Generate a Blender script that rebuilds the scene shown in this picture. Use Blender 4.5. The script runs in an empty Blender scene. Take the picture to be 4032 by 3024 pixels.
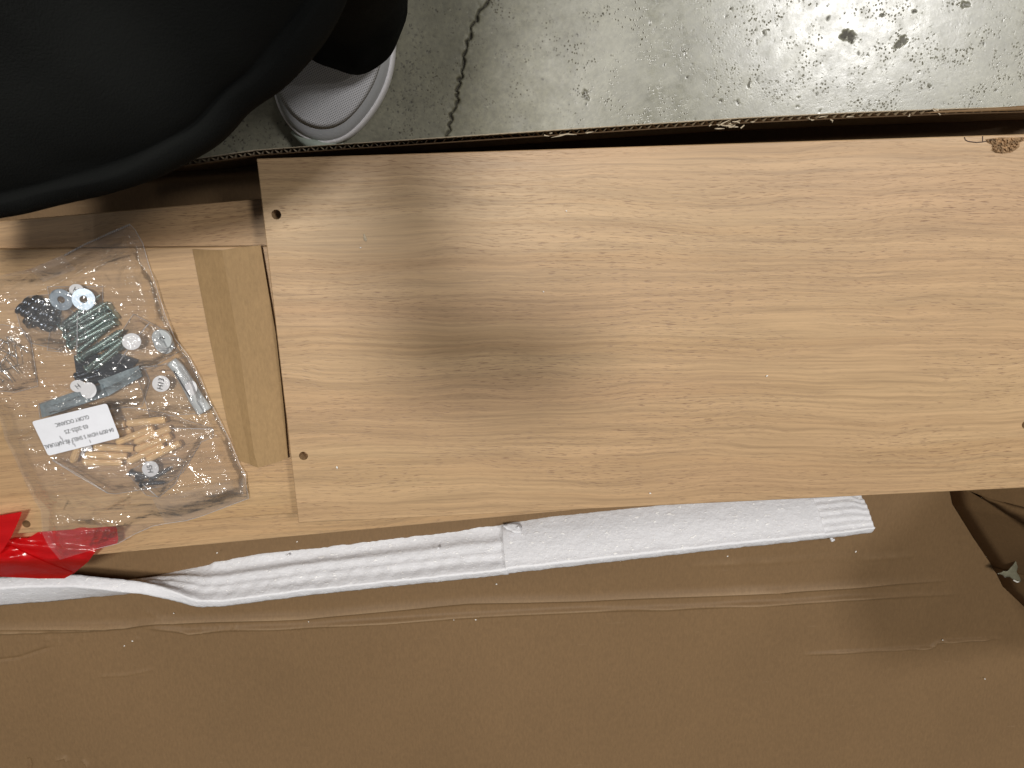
import bpy, bmesh, math, random
import numpy as np
from mathutils import Vector, Matrix, geometry, noise

rad = math.radians
random.seed(7); rng = np.random.default_rng(7)
S = bpy.context.scene
COL = S.collection

# ------------------------------------------------------------------ camera
H = 0.80                                    # lens height above the concrete
F = 2911.0                                  # focal length in photo pixels (4032 wide)
cam_d = bpy.data.cameras.new('camera'); cam = bpy.data.objects.new('camera', cam_d); COL.objects.link(cam)
M3 = Matrix.Rotation(rad(-2.5), 3, 'Y') @ Matrix.Rotation(rad(-15.0), 3, 'X')
cam.matrix_world = Matrix.Translation((0, 0, H)) @ M3.to_4x4()
cam_d.sensor_width = 36; cam_d.lens = 36 * F / 4032
cam_d.clip_start = 0.005; cam_d.clip_end = 200
cam_d.dof.use_dof = True; cam_d.dof.focus_distance = 0.70; cam_d.dof.aperture_fstop = 20
S.camera = cam

def at(px, py, z):                          # point of the plane at height z seen at photo pixel px, py
    d = M3 @ Vector(((px - 2016) / F, (1512 - py) / F, -1))
    return Vector((0, 0, H)) + d * ((H - z) / -d.z)

# ------------------------------------------------------------------ light
W = bpy.data.worlds.new('World'); S.world = W; W.use_nodes = True
W.node_tree.nodes['Background'].inputs[0].default_value = (0.93, 0.97, 1.0, 1)
W.node_tree.nodes['Background'].inputs[1].default_value = 0.07
def lamp(name, d, dist, size, power, col=(1, .97, .92), sy=None):
    l = bpy.data.lights.new(name, 'AREA'); l.shape = 'RECTANGLE'; l.size = size; l.size_y = sy or size
    l.energy = power * .23; l.color = col
    o = bpy.data.objects.new(name, l); COL.objects.link(o)
    v = Vector(d).normalized()
    o.location = Vector((0, 0, .1)) + v * dist
    o.rotation_euler = v.to_track_quat('Z', 'Y').to_euler()
lamp('warehouse_or_glint_lamp', (.56, .27, 1), 5.0, 0.70, 370, (1, .98, .96))
lamp('warehouse_or_glint_lamp', (-.10, .168, 1), 5.0, 0.66, 760, (1, .965, .90))
for d, p in (((-.5, .35, 1), 45), ((.22, .62, 1), 40), ((-.42, .75, 1), 35), ((.95, .15, 1), 50), ((.55, .95, 1), 35), ((-.95, .05, 1), 30)):
    lamp('warehouse_or_glint_lamp', d, 5.5, 0.13, p, (1, .95, .89))  # small unseen lamps added for glints on the bag film
S.view_settings.view_transform = 'Standard'; S.view_settings.look = 'None'
S.view_settings.exposure = 0; S.view_settings.gamma = 1
S.cycles.transparent_max_bounces = 24; S.cycles.max_bounces = 10
S.cycles.caustics_reflective = False; S.cycles.caustics_refractive = False

# ------------------------------------------------------------------ node helpers
class NT:
    def __init__(s, name):
        s.m = bpy.data.materials.new(name); s.m.use_nodes = True
        s.t = s.m.node_tree; s.t.nodes.clear()
        s.out = s.t.nodes.new('ShaderNodeOutputMaterial')
    def n(s, typ, ins=None, **kw):
        nd = s.t.nodes.new('ShaderNode' + typ)
        for k, v in kw.items(): setattr(nd, k, v)
        for k, v in (ins or {}).items():
            if isinstance(v, bpy.types.NodeSocket): s.t.links.new(v, nd.inputs[k])
            else: nd.inputs[k].default_value = v
        return nd
    def co(s, kind='Object'): return s.n('TexCoord').outputs[kind]
    def map(s, v, scale, loc=(0, 0, 0), rot=(0, 0, 0)):
        return s.n('Mapping', {0: v, 1: loc, 2: rot, 3: scale}).outputs[0]
    def noise(s, v, scale, detail=4, rough=.55, dist=0):
        return s.n('TexNoise', {'Vector': v, 'Scale': scale, 'Detail': detail, 'Roughness': rough, 'Distortion': dist}).outputs['Fac']
    def ramp(s, f, stops, interp='LINEAR'):
        r = s.n('ValToRGB', {0: f}); e = r.color_ramp; e.interpolation = interp
        while len(e.elements) < len(stops): e.elements.new(.5)
        for i, (p, c) in enumerate(stops):
            e.elements[i].position = p
            e.elements[i].color = (c, c, c, 1) if isinstance(c, (int, float)) else (*c, 1)
        return r.outputs[0]
    def mix(s, f, a, b, mode='MIX'):
        m = s.n('Mix', data_type='RGBA', blend_type=mode)
        for k, v in ((0, f), (6, a), (7, b)):
            if isinstance(v, bpy.types.NodeSocket): s.t.links.new(v, m.inputs[k])
            else: m.inputs[k].default_value = v if k == 0 else (*v, 1)
        return m.outputs[2]
    def math(s, op, a, b=0.0, c=0.0):
        return s.n('Math', {0: a, 1: b, 2: c}, operation=op).outputs[0]
    def bump(s, h, strength=.3, dist=.001, normal=None):
        ins = {'Height': h, 'Strength': strength, 'Distance': dist}
        if normal is not None: ins['Normal'] = normal
        return s.n('Bump', ins).outputs[0]
    def bsdf(s, col, rough=.5, normal=None, **kw):
        ins = {'Base Color': col if isinstance(col, bpy.types.NodeSocket) else (*col, 1), 'Roughness': rough}
        if normal is not None: ins['Normal'] = normal
        for k, v in kw.items(): ins[k.replace('_', ' ')] = v
        return s.n('BsdfPrincipled', ins).outputs[0]
    def done(s, sh):
        s.t.links.new(sh, s.out.inputs[0]); return s.m

def mat_wood(name, off=(0, 0, 0), tint=(1, 1, 1), rot=0.0):
    t = NT(name)
    v = t.map(t.co(), (1, 1, 1), off, (0, 0, rot))
    # slow warp of the grain lines, like the cathedral figure of oak
    wv = t.map(v, (2.6, 7.0, 1))
    w = t.noise(wv, 1.6, 3, .5)
    sep = t.n('SeparateXYZ', {0: v})
    y2 = t.math('MULTIPLY_ADD', t.math('SUBTRACT', w, .5), .032, sep.outputs[1])
    comb = t.n('CombineXYZ', {0: sep.outputs[0], 1: y2, 2: 0.0}).outputs[0]
    bands = t.noise(t.map(comb, (1.1, 42, 1)), 1.0, 5, .62)
    fine = t.noise(t.map(comb, (7, 330, 1)), 1.0, 4, .6)
    broad = t.noise(t.map(comb, (1.6, 11, 1)), 1.0, 3, .5)
    pore = t.noise(t.map(comb, (95, 1250, 1), (3, 1, 0)), 1.0, 2, .5, .3)
    porezone = t.noise(t.map(comb, (5, 26, 1), (9, 4, 0)), 1.0, 3, .6)
    c1 = tuple(a * b for a, b in zip((.40, .248, .120), tint)); c2 = tuple(a * b for a, b in zip((.520, .352, .192), tint))
    c = t.mix(t.ramp(bands, [(.30, 0), (.52, .7), (.72, 1)]), c1, c2)
    c = t.mix(t.ramp(broad, [(.38, 0), (.66, .8)]), c, tuple(a * b for a, b in zip((.455, .285, .155), tint)))
    c = t.mix(.72, c, t.ramp(fine, [(.3, .66), (.62, 1.08)]), 'MULTIPLY')
    vein = t.ramp(t.math('ABSOLUTE', t.math('SUBTRACT', bands, .5)), [(0, .72), (.012, .86), (.03, 1)])
    c = t.mix(.40, c, vein, 'MULTIPLY')
    pm = t.math('MULTIPLY', t.ramp(pore, [(.56, 0), (.66, 1)]), t.ramp(porezone, [(.36, .12), (.60, 1)]))
    c = t.mix(t.math('MULTIPLY', pm, .74), c, (.19, .10, .05))
    h = t.math('SUBTRACT', t.math('MULTIPLY', fine, .35), pm)
    nrm = t.bump(h, .22, .0005)
    r = t.ramp(bands, [(.3, .50), (.7, .42)])
    return t.done(t.bsdf(c, r, nrm, Specular_IOR_Level=.6))

def mat_card(name, base=(.184, .111, .052), rough=.62):
    t = NT(name); v = t.co()
    a = t.noise(v, 5, 3, .5); b = t.noise(t.map(v, (1, .35, 1)), 420, 3, .7)
    s = t.noise(t.map(v, (30, 900, 1)), 1, 2, .5)
    c = t.mix(t.ramp(a, [(.3, 0), (.7, 1)]), tuple(x * .95 for x in base), tuple(x * 1.05 for x in base))
    c = t.mix(t.math('MULTIPLY', t.n('Attribute', attribute_name='wear').outputs['Fac'], .5), c, (.40, .275, .16))
    c = t.mix(.5, c, t.ramp(b, [(.25, .70), (.75, 1.18)]), 'MULTIPLY')
    scr = t.ramp(t.noise(t.map(v, (6, 60, 1), (2, 5, 0), (0, 0, .3)), 3, 5, .7), [(.66, 0), (.72, 1)])
    c = t.mix(t.math('MULTIPLY', scr, .14), c, (.45, .33, .22))
    h = t.math('ADD', t.math('MULTIPLY', b, .5), t.math('MULTIPLY', s, .3))
    return t.done(t.bsdf(c, rough, t.bump(h, .22, .0006), Specular_IOR_Level=.32))

def mat_concrete():
    t = NT('polished_concrete'); v = t.co()
    big = t.noise(v, 3.2, 5, .6); mid = t.noise(v, 26, 6, .65); fin = t.noise(v, 210, 4, .7)
    c = t.mix(t.ramp(big, [(.32, 0), (.66, 1)]), (.155, .150, .098), (.245, .243, .190))
    c = t.mix(.8, c, t.ramp(mid, [(.28, .74), (.5, .97), (.72, 1.14)]), 'MULTIPLY')
    c = t.mix(.8, c, t.ramp(fin, [(.25, .62), (.7, 1.22)]), 'MULTIPLY')
    sp = t.ramp(t.n('TexVoronoi', {'Vector': v, 'Scale': 330.0, 'Randomness': 1.0}).outputs['Distance'], [(.20, 1), (.36, 0)])
    spz = t.ramp(t.noise(v, 34, 4, .65), [(.48, 0), (.60, 1)])
    m = t.math('MULTIPLY', sp, spz)
    c = t.mix(t.math('MULTIPLY', m, .75), c, (.06, .05, .03))
    wsp = t.ramp(t.n('TexVoronoi', {'Vector': v, 'Scale': 75.0}).outputs['Distance'], [(.05, 1), (.09, 0)])
    c = t.mix(t.math('MULTIPLY', wsp, .25), c, (.5, .5, .42))
    dirt = t.n('Attribute', attribute_name='pit').outputs['Fac']
    c = t.mix(dirt, c, (.035, .030, .022))
    sheen_x = t.math('ADD', t.n('SeparateXYZ', {0: v}).outputs[0], t.math('MULTIPLY', t.math('SUBTRACT', t.noise(v, 9, 4, .6), .5), .16))
    worn = t.ramp(t.math('MULTIPLY_ADD', sheen_x, 2.0, .5), [(.50, 0), (1.05 / 1.25, 1)])  # floor turns browner leftward; sheen put into the paler, smoother right side
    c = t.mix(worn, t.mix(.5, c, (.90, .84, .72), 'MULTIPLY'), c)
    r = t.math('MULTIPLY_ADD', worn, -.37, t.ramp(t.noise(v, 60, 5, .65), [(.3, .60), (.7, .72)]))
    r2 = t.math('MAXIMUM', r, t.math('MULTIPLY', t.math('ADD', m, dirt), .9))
    h = t.math('SUBTRACT', t.math('ADD', t.math('MULTIPLY', fin, .5), mid), t.math('MULTIPLY', m, 1.4))
    return t.done(t.bsdf(c, r2, t.bump(h, .16, .0010), Specular_IOR_Level=1.0))

def mat_foam():
    t = NT('white_packing_foam'); v = t.co()
    vo = t.n('TexVoronoi', {'Vector': v, 'Scale': 330.0}).outputs['Distance']
    vw = t.noise(t.map(v, (60, 260, 200)), 1, 3, .6)
    flake = t.ramp(t.noise(t.map(v, (180, 330, 300)), 1, 2, .5), [(.64, 0), (.70, 1)])
    c = t.mix(flake, (.73, .73, .76), (.95, .94, .94))
    h = t.math('ADD', t.math('MULTIPLY', vo, .5), t.math('ADD', t.math('MULTIPLY', vw, .9), flake))
    return t.done(t.bsdf(c, .5, t.bump(h, .5, .0011), Specular_IOR_Level=.35, Subsurface_Weight=.25, Subsurface_Radius=(.006, .006, .006), Subsurface_Scale=1.0))

def mat_film(name, haze=.07, gloss=.10, rough=.07, scale=90, tint=(.97, .965, .97), hz=(.78, .79, .82)):
    t = NT(name); v = t.co()
    n1 = t.noise(v, scale * .4, 3, .45, .6); n2 = t.noise(t.map(v, (1, 3, 1), (1, 2, 3), (0, 0, .5)), scale * .5, 2, .4, 1.0)
    nb = t.bump(t.math('ADD', n1, n2), .55, .0045)
    tr = t.n('BsdfTransparent', {0: (*tint, 1)}).outputs[0]
    gl = t.n('BsdfGlossy', {'Color': (1, 1, 1, 1), 'Roughness': rough, 'Normal': nb}).outputs[0]
    df = t.n('BsdfDiffuse', {'Color': (*hz, 1), 'Normal': nb}).outputs[0]
    tl = t.n('BsdfTranslucent', {'Color': (*hz, 1)}).outputs[0]
    dd = t.n('MixShader', {0: .4, 1: df, 2: tl}).outputs[0]
    a = t.n('MixShader', {0: haze, 1: tr, 2: dd}).outputs[0]
    lw = t.n('LayerWeight', {'Blend': .18, 'Normal': nb}).outputs['Fresnel']
    fac = t.math('MINIMUM', t.math('MULTIPLY_ADD', lw, .8, gloss), .9)
    return t.done(t.n('MixShader', {0: fac, 1: a, 2: gl}).outputs[0])

def mat_plain(name, col, rough=.5, bump=0, bscale=300, var=.12, **kw):
    t = NT(name); v = t.co()
    n = t.noise(v, bscale, 4, .6); c = col
    c = t.mix(t.ramp(n, [(.3, 0), (.7, 1)]), tuple(x * (1 - var) for x in col), tuple(min(1, x * (1 + var)) for x in col))
    return t.done(t.bsdf(c, rough, t.bump(n, bump, .0006) if bump else None, **kw))

def mat_red():
    t = NT('red_translucent_film'); v = t.co()
    n = t.noise(t.map(v, (30, 160, 60), (0, 0, 0), (0, 0, .15)), 1, 4, .6)
    nb = t.bump(n, .35, .0012)
    df = t.n('BsdfDiffuse', {'Color': (.80, .012, .016, 1), 'Normal': nb}).outputs[0]
    tl = t.n('BsdfTranslucent', {'Color': (.90, .02, .02, 1), 'Normal': nb}).outputs[0]
    tr = t.n('BsdfTransparent', {0: (.95, .10, .085, 1)}).outputs[0]
    a = t.n('MixShader', {0: .45, 1: df, 2: tl}).outputs[0]
    b = t.n('MixShader', {0: .22, 1: a, 2: tr}).outputs[0]
    gl = t.n('BsdfGlossy', {'Color': (1, 1, 1, 1), 'Roughness': .22, 'Normal': nb}).outputs[0]
    return t.done(t.n('MixShader', {0: .055, 1: b, 2: gl}).outputs[0])

def mat_mesh_fabric():
    t = NT('grey_knit_mesh'); v = t.co()
    s = t.n('SeparateXYZ', {0: t.map(v, (1, 1, 1), (0, 0, 0), (0, 0, .45))})
    k = 2 * math.pi / .0024
    ax = t.math('SINE', t.math('MULTIPLY', s.outputs[0], k)); ay = t.math('SINE', t.math('MULTIPLY', s.outputs[1], k * .85))
    d = t.ramp(t.math('MULTIPLY', ax, ay), [(.25, 0), (.7, 1)])
    c = t.mix(d, (.72, .72, .75), (.27, .27, .29))
    return t.done(t.bsdf(c, .75, t.bump(t.math('SUBTRACT', 1.0, d), .6, .0006)))

M = {}
M['wood_top'] = mat_wood('oak_laminate', (.13, .40, 0))
M['wood_mid'] = mat_wood('oak_laminate_lighter', (1.9, .9, 0), (1.02, 1.0, .95), rad(-3))
M['wood_wide'] = mat_wood('oak_laminate_plain', (4.3, 2.2, 0), (1, .99, .95), rad(-5))
M['card'] = mat_card('kraft_cardboard')
M['card_shaded'] = mat_card('shaded_kraft_cardboard', (.12, .072, .036))  # same kraft card with the shade of the wall gap put into its colour
M['paperboard'] = mat_card('yellow_paperboard', (.325, .208, .098), .7)
M['liner'] = mat_plain('torn_liner_paper', (.46, .38, .27), .8, .3)
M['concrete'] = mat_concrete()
M['foam'] = mat_foam()
M['film'] = mat_film('clear_polybag_film', .085, .055, .11, 85, (.985, .98, .98), (.92, .91, .93))
M['film_small'] = mat_film('clear_zip_bag_film', .055, .035, .10, 130, (.985, .985, .99), (.92, .93, .96))
M['seam'] = mat_film('milky_zip_seam', .55, .05, .2, 90, hz=(.9, .9, .93))
M['tape'] = mat_film('clear_packing_tape', .03, .02, .15, 40)
M['red'] = mat_red()
M['zinc'] = mat_plain('zinc_plated_steel', (.40, .48, .56), .42, .15, 300, .10, Metallic=.7)
M['zinc_green'] = mat_plain('yellow_green_zinc_screw', (.36, .46, .44), .25, .1, 500, .2, Metallic=.9)
M['dark_metal'] = mat_plain('dark_plated_metal', (.10, .115, .14), .22, .2, 400, .3, Metallic=.9)
M['bracket'] = mat_plain('blue_grey_bracket_steel', (.27, .33, .36), .38, .2, 300, .2, Metallic=.55)
M['nail'] = mat_plain('bright_nail_steel', (.6, .62, .64), .2, 0, 300, .1, Metallic=1.0)
M['plastic'] = mat_plain('grey_plastic', (.50, .53, .54), .35, .1, 200, .08)
M['sticker'] = mat_plain('white_sticker_paper', (.74, .74, .76), .55, 0, 200, .02)
M['label'] = mat_plain('white_label_paper', (.76, .77, .82), .45, .05, 150, .02)
M['ink'] = mat_plain('black_ink', (.03, .03, .035), .6, 0, 100, .1)
M['dowel'] = None
t = NT('beech_dowel'); v = t.co()
g = t.noise(t.map(v, (60, 1400, 1400)), 1, 3, .6)
M['dowel'] = t.done(t.bsdf(t.mix(t.ramp(g, [(.3, 0), (.7, 1)]), (.60, .36, .15), (.90, .62, .32)), .6, t.bump(g, .5, .0006)))
t = NT('black_cloth'); v = t.co()
wv = t.noise(v, 900, 2, .6); fd = t.noise(v, 9, 4, .55)
M['black'] = t.done(t.bsdf(t.mix(t.ramp(fd, [(.3, 0), (.7, 1)]), (.0075, .0080, .0078), (.0110, .0115, .0108)), 1.0,
        t.bump(t.math('ADD', t.math('MULTIPLY', fd, 3), wv), .3, .003), Specular_IOR_Level=.04))
M['skin'] = mat_plain('skin', (.45, .27, .19), .5, .2, 200, .08, Subsurface_Weight=.1)
M['hair'] = mat_plain('dark_hair', (.02, .015, .012), .5, .8, 500, .3)
M['shoe_mesh'] = mat_mesh_fabric()
M['shoe_grey'] = mat_plain('grey_overlay', (.48, .49, .51), .6, .25, 600, .06)
M['shoe_sole'] = mat_plain('white_rubber', (.82, .80, .82), .5, .35, 350, .05)
M['shoe_toe'] = mat_plain('pale_green_rubber', (.40, .45, .39), .5, .2, 300, .06)
M['phone'] = mat_plain('phone_case', (.02, .02, .022), .35, 0, 100, .05)
M['chip'] = mat_plain('exposed_chipboard', (.30, .185, .095), .9, 1.0, 260, .6)
M['crumb'] = mat_plain('white_foam_crumb', (.8, .78, .74), .7, 0, 200, .05)

# ------------------------------------------------------------------ mesh helpers
def link(name, me, mat=None, parent=None, smooth=True, loc=None):
    o = bpy.data.objects.new(name, me); COL.objects.link(o)
    if mat is not None:
        me.materials.clear(); me.materials.append(mat)
    if len(me.polygons): me.polygons.foreach_set('use_smooth', [bool(smooth)] * len(me.polygons)); me.update()
    if parent: o.parent = parent
    if loc: o.location = loc
    return o
def mesh(verts, faces):
    me = bpy.data.meshes.new('mesh'); me.from_pydata([tuple(v) for v in verts], [], faces); me.update(); return me
def tag(o, label, cat, group=None):
    o['label'] = label; o['category'] = cat
    if group: o['group'] = group
    return o
def root(name, loc, label, cat, group=None):
    o = bpy.data.objects.new(name, None); COL.objects.link(o); o.empty_display_size = .02
    o.location = loc; return tag(o, label, cat, group)
def child(name, me, mat, par, smooth=True, label=None):       # mesh given in world coordinates
    me.transform(Matrix.Translation(-world_loc(par)))
    o = link(name, me, mat, par, smooth)
    if label: o['label'] = label
    return o
def world_loc(o):
    l = o.location.copy()
    while o.parent: o = o.parent; l += o.location
    return l
def recenter(o):                                            # put the origin of a one-mesh thing at its base
    me = o.data; n = len(me.vertices); a = np.empty(n * 3); me.vertices.foreach_get('co', a); a = a.reshape(-1, 3)
    c = Vector(((a[:, 0].min() + a[:, 0].max()) / 2, (a[:, 1].min() + a[:, 1].max()) / 2, a[:, 2].min()))
    me.transform(Matrix.Translation(-c)); o.location = c; return o

def grid_mesh(P, flip=False):                               # P: (rows, cols, 3)
    r, c = P.shape[:2]
    i = np.arange(r * c).reshape(r, c)
    q = np.stack([i[:-1, :-1], i[:-1, 1:], i[1:, 1:], i[1:, :-1]], -1).reshape(-1, 4)
    if flip: q = q[:, ::-1]
    me = bpy.data.meshes.new('grid')
    me.vertices.add(r * c); me.vertices.foreach_set('co', P.reshape(-1).astype(np.float32))
    me.loops.add(len(q) * 4); me.loops.foreach_set('vertex_index', q.reshape(-1).astype(np.int32))
    me.polygons.add(len(q)); me.polygons.foreach_set('loop_start', (np.arange(len(q)) * 4).astype(np.int32))
    me.polygons.foreach_set('loop_total', np.full(len(q), 4, np.int32))
    me.update(calc_edges=True); me.validate(); return me

def seg_dist(X, Y, pts):                                    # distance from points to a polyline, and position along it
    best = np.full(X.shape, 1e9); par = np.zeros(X.shape); n = len(pts) - 1; side = np.zeros(X.shape)
    for k in range(n):
        ax, ay = pts[k][0], pts[k][1]; bx, by = pts[k + 1][0], pts[k + 1][1]
        dx, dy = bx - ax, by - ay; L2 = dx * dx + dy * dy + 1e-12
        tt = np.clip(((X - ax) * dx + (Y - ay) * dy) / L2, 0, 1)
        d = np.hypot(X - ax - tt * dx, Y - ay - tt * dy); m = d < best
        best = np.where(m, d, best); par = np.where(m, (k + tt) / n, par)
        side = np.where(m, np.sign((X - ax) * dy - (Y - ay) * dx), side)
    return best, par, side

def inside(poly, x, y):
    c = False; j = len(poly) - 1
    for i in range(len(poly)):
        xi, yi = poly[i]; xj, yj = poly[j]
        if (yi > y) != (yj > y) and x < (xj - xi) * (y - yi) / (yj - yi) + xi: c = not c
        j = i
    return c
def densify(poly, step, closed=True):
    out = []; n = len(poly)
    for i in range(n if closed else n - 1):
        a = poly[i]; b = poly[(i + 1) % n]; k = max(1, int(math.hypot(b[0] - a[0], b[1] - a[1]) / step))
        out += [(a[0] + (b[0] - a[0]) * s / k, a[1] + (b[1] - a[1]) * s / k) for s in range(k)]
    if not closed: out.append(poly[-1])
    return out
def sheet(poly, zf, step, thick=0.0, wob=0.0):               # an outline filled with small triangles, lifted by zf(px, py, distance to edge)
    o = densify(poly, step)
    if wob: o = [(x + random.gauss(0, wob), y + random.gauss(0, wob)) for x, y in o]
    xs = [p[0] for p in o]; ys = [p[1] for p in o]; pts = list(o); n0 = len(o)
    gx = np.arange(min(xs), max(xs), step); gy = np.arange(min(ys), max(ys), step * .87)
    X, Y = np.meshgrid(gx, gy); X[1::2] += step / 2; X += rng.uniform(-.25, .25, X.shape) * step; Y += rng.uniform(-.25, .25, Y.shape) * step
    d, _, _ = seg_dist(X, Y, o + [o[0]])
    for x, y, dd in zip(X.ravel(), Y.ravel(), d.ravel()):
        if dd > step * .5 and inside(o, x, y): pts.append((x, y))
    vs, es, fs, *_ = geometry.delaunay_2d_cdt([Vector(p) for p in pts], [(i, (i + 1) % n0) for i in range(n0)], [], 1, 1e-4)
    A = np.array([tuple(v) for v in vs]); d, _, _ = seg_dist(A[:, 0], A[:, 1], o + [o[0]])
    V = [at(x, y, zf(x, y, dd)) for (x, y), dd in zip(A, d)]
    me = mesh(V, [tuple(f) for f in fs])
    bm = bmesh.new(); bm.from_mesh(me); bmesh.ops.recalc_face_normals(bm, faces=bm.faces)
    if sum(f.normal.z for f in bm.faces) < 0: bmesh.ops.reverse_faces(bm, faces=bm.faces)
    if thick: bmesh.ops.solidify(bm, geom=bm.faces[:], thickness=thick)
    bm.to_mesh(me); bm.free(); return me

def tube(path, radii, seg=12, caps=True):
    path = [Vector(p) for p in path]
    if not isinstance(radii, (list, tuple)): radii = [radii] * len(path)
    V = []; Fs = []; n = len(path); ref = Vector((0, 0, 1))
    for i, p in enumerate(path):
        tg = (path[min(i + 1, n - 1)] - path[max(i - 1, 0)]).normalized()
        rf = ref if abs(tg.dot(ref)) < .95 else Vector((1, 0, 0))
        a = tg.cross(rf).normalized(); b = a.cross(tg).normalized()
        for k in range(seg):
            th = 2 * math.pi * k / seg; V.append(p + (a * math.cos(th) + b * math.sin(th)) * radii[i])
    for i in range(n - 1):
        for k in range(seg):
            k2 = (k + 1) % seg; Fs.append((i * seg + k, i * seg + k2, (i + 1) * seg + k2, (i + 1) * seg + k))
    if caps:
        Fs.append(tuple(range(seg))[::-1]); Fs.append(tuple((n - 1) * seg + k for k in range(seg)))
    me = mesh(V, Fs); bm = bmesh.new(); bm.from_mesh(me); bmesh.ops.recalc_face_normals(bm, faces=bm.faces); bm.to_mesh(me); bm.free()
    return me
def join(meshes):
    bm = bmesh.new()
    for m in meshes: bm.from_mesh(m)
    me = bpy.data.meshes.new('join'); bm.to_mesh(me); bm.free(); return me

def board(quad, z, th, holes=(), ch=.0007):                  # quad of world xy (ccw), top at z; holes (x, y, r) go through
    q = [Vector((p[0], p[1])) for p in quad]; c = sum(q, Vector((0, 0))) / 4
    ins = []
    for i in range(4):
        a, b, d = q[i - 1], q[i], q[(i + 1) % 4]
        ins.append(b + ((a - b).normalized() + (d - b).normalized()) * ch)
    loops = [ins] + [[Vector((x + r * math.cos(k * math.pi / 14), y + r * math.sin(k * math.pi / 14))) for k in range(28)] for x, y, r in holes]
    flat = [p for l in loops for p in l]
    tris = geometry.tessellate_polygon([[Vector((p.x, p.y, 0)) for p in l] for l in loops])
    V = [(p.x, p.y, z) for p in flat]; n = len(flat); Fs = [tuple(t) for t in tris]
    V += [(p.x, p.y, z - th) for p in flat]; Fs += [tuple(i + n for i in t[::-1]) for t in tris]
    m = len(V); V += [(p.x, p.y, z - ch) for p in q]; V += [(p.x, p.y, z - th + ch) for p in q]
    for i in range(4):
        j = (i + 1) % 4
        Fs += [(i, j, m + j, m + i), (m + i, m + j, m + 4 + j, m + 4 + i), (m + 4 + i, m + 4 + j, n + j, n + i)]
    s = 4
    for _ in holes:
        for k in range(28):
            k2 = (k + 1) % 28; Fs.append((s + k, s + k2, n + s + k2, n + s + k))
        s += 28
    me = mesh(V, Fs); bm = bmesh.new(); bm.from_mesh(me); bmesh.ops.recalc_face_normals(bm, faces=bm.faces); bm.to_mesh(me); bm.free()
    return me

def text_mesh(s, size, P0, ex, ey, z_up=.0003, sx=1.0, bold=0.0):   # lettering laid flat: P0 origin (centre), ex right, ey up (world vectors)
    c = bpy.data.curves.new('t', 'FONT'); c.body = s; c.size = size; c.align_x = 'CENTER'; c.align_y = 'CENTER'
    c.offset = bold; c.resolution_u = 3
    o = bpy.data.objects.new('t', c); COL.objects.link(o)
    bpy.context.view_layer.update()
    dg = bpy.context.evaluated_depsgraph_get(); me = bpy.data.meshes.new_from_object(o.evaluated_get(dg))
    COL.objects.unlink(o); bpy.data.objects.remove(o)
    ez = ex.cross(ey).normalized()
    for v in me.vertices: v.co = P0 + ex * (v.co.x * sx) + ey * v.co.y + ez * z_up
    return me

def px2(lst, z): return [at(x, y, z) for x, y in lst]
def sm(a, b, x):
    t = min(1, max(0, (x - a) / (b - a))); return t * t * (3 - 2 * t)
def nz(x, y, s, k=0): return noise.noise(Vector((x * s, y * s, k)))

# ------------------------------------------------------------------ concrete floor
def axis(a, b, st, far):
    core = np.arange(a, b, st); g = np.array([.01, .03, .08, .2, .5, 1.2, 3, 7]); g = g[g < far]
    return np.concatenate([(a - g)[::-1], core, b + g])
gx = axis(-.30, .58, .00095, 8); gy = axis(-.02, .34, .00095, 8)
X, Y = np.meshgrid(gx, gy)
Z = np.zeros_like(X); pit = np.zeros_like(X)
crack = [(2010, -260), (1960, -120), (1925, 0), (1890, 45), (1862, 105), (1850, 150), (1822, 215), (1826, 262), (1806, 330), (1800, 395), (1782, 440), (1775, 490), (1758, 556), (1740, 640)]
cp = [at(x, y, 0) for x, y in densify(crack, 16, False)]
cp = [(p.x + random.gauss(0, .0013), p.y + random.gauss(0, .0009)) for p in cp]
box = (X > -.25) & (X < .1) & (Y > -.05)
d, pr, _ = seg_dist(X[box], Y[box], cp)
wd = .0006 + .0009 * np.abs(np.sin(pr * 37) * np.sin(pr * 91 + 1))
k = np.exp(-(d / wd) ** 2); Z[box] -= .005 * k; pit[box] = np.maximum(pit[box], np.clip(k * 1.15 - .1, 0, 1))
k2 = np.exp(-(d / .007) ** 2); Z[box] += .0004 * k2 * np.sin(pr * 160)
pits = [(3336, 137, .0058), (3551, 164, .0052), (2306, 374, .0040), (3800, 18, .0036), (3352, 158, .003), (3260, 72, .0018), (3600, 45, .002), (2950, 335, .0024), (2905, 402, .0018),
        (2840, 395, .0016), (3660, 340, .0018), (3010, 128, .0018), (3475, 60, .0016), (3380, 210, .0014), (2560, 90, .0014), (2700, 210, .0016), (3140, 420, .0014), (2430, 500, .0014)]
for i in range(180):
    pits.append((random.uniform(1650, 4032), random.uniform(-100, 560), random.choice([.0006, .0007, .0007, .0009, .0013])))
for i in range(190):
    pits.append((random.gauss(1610, 55), random.gauss(330, 130), random.uniform(.0006, .0012)))
for i in range(70):
    pits.append((random.gauss(980, 120), random.gauss(560, 60), random.uniform(.0007, .0013)))
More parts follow.
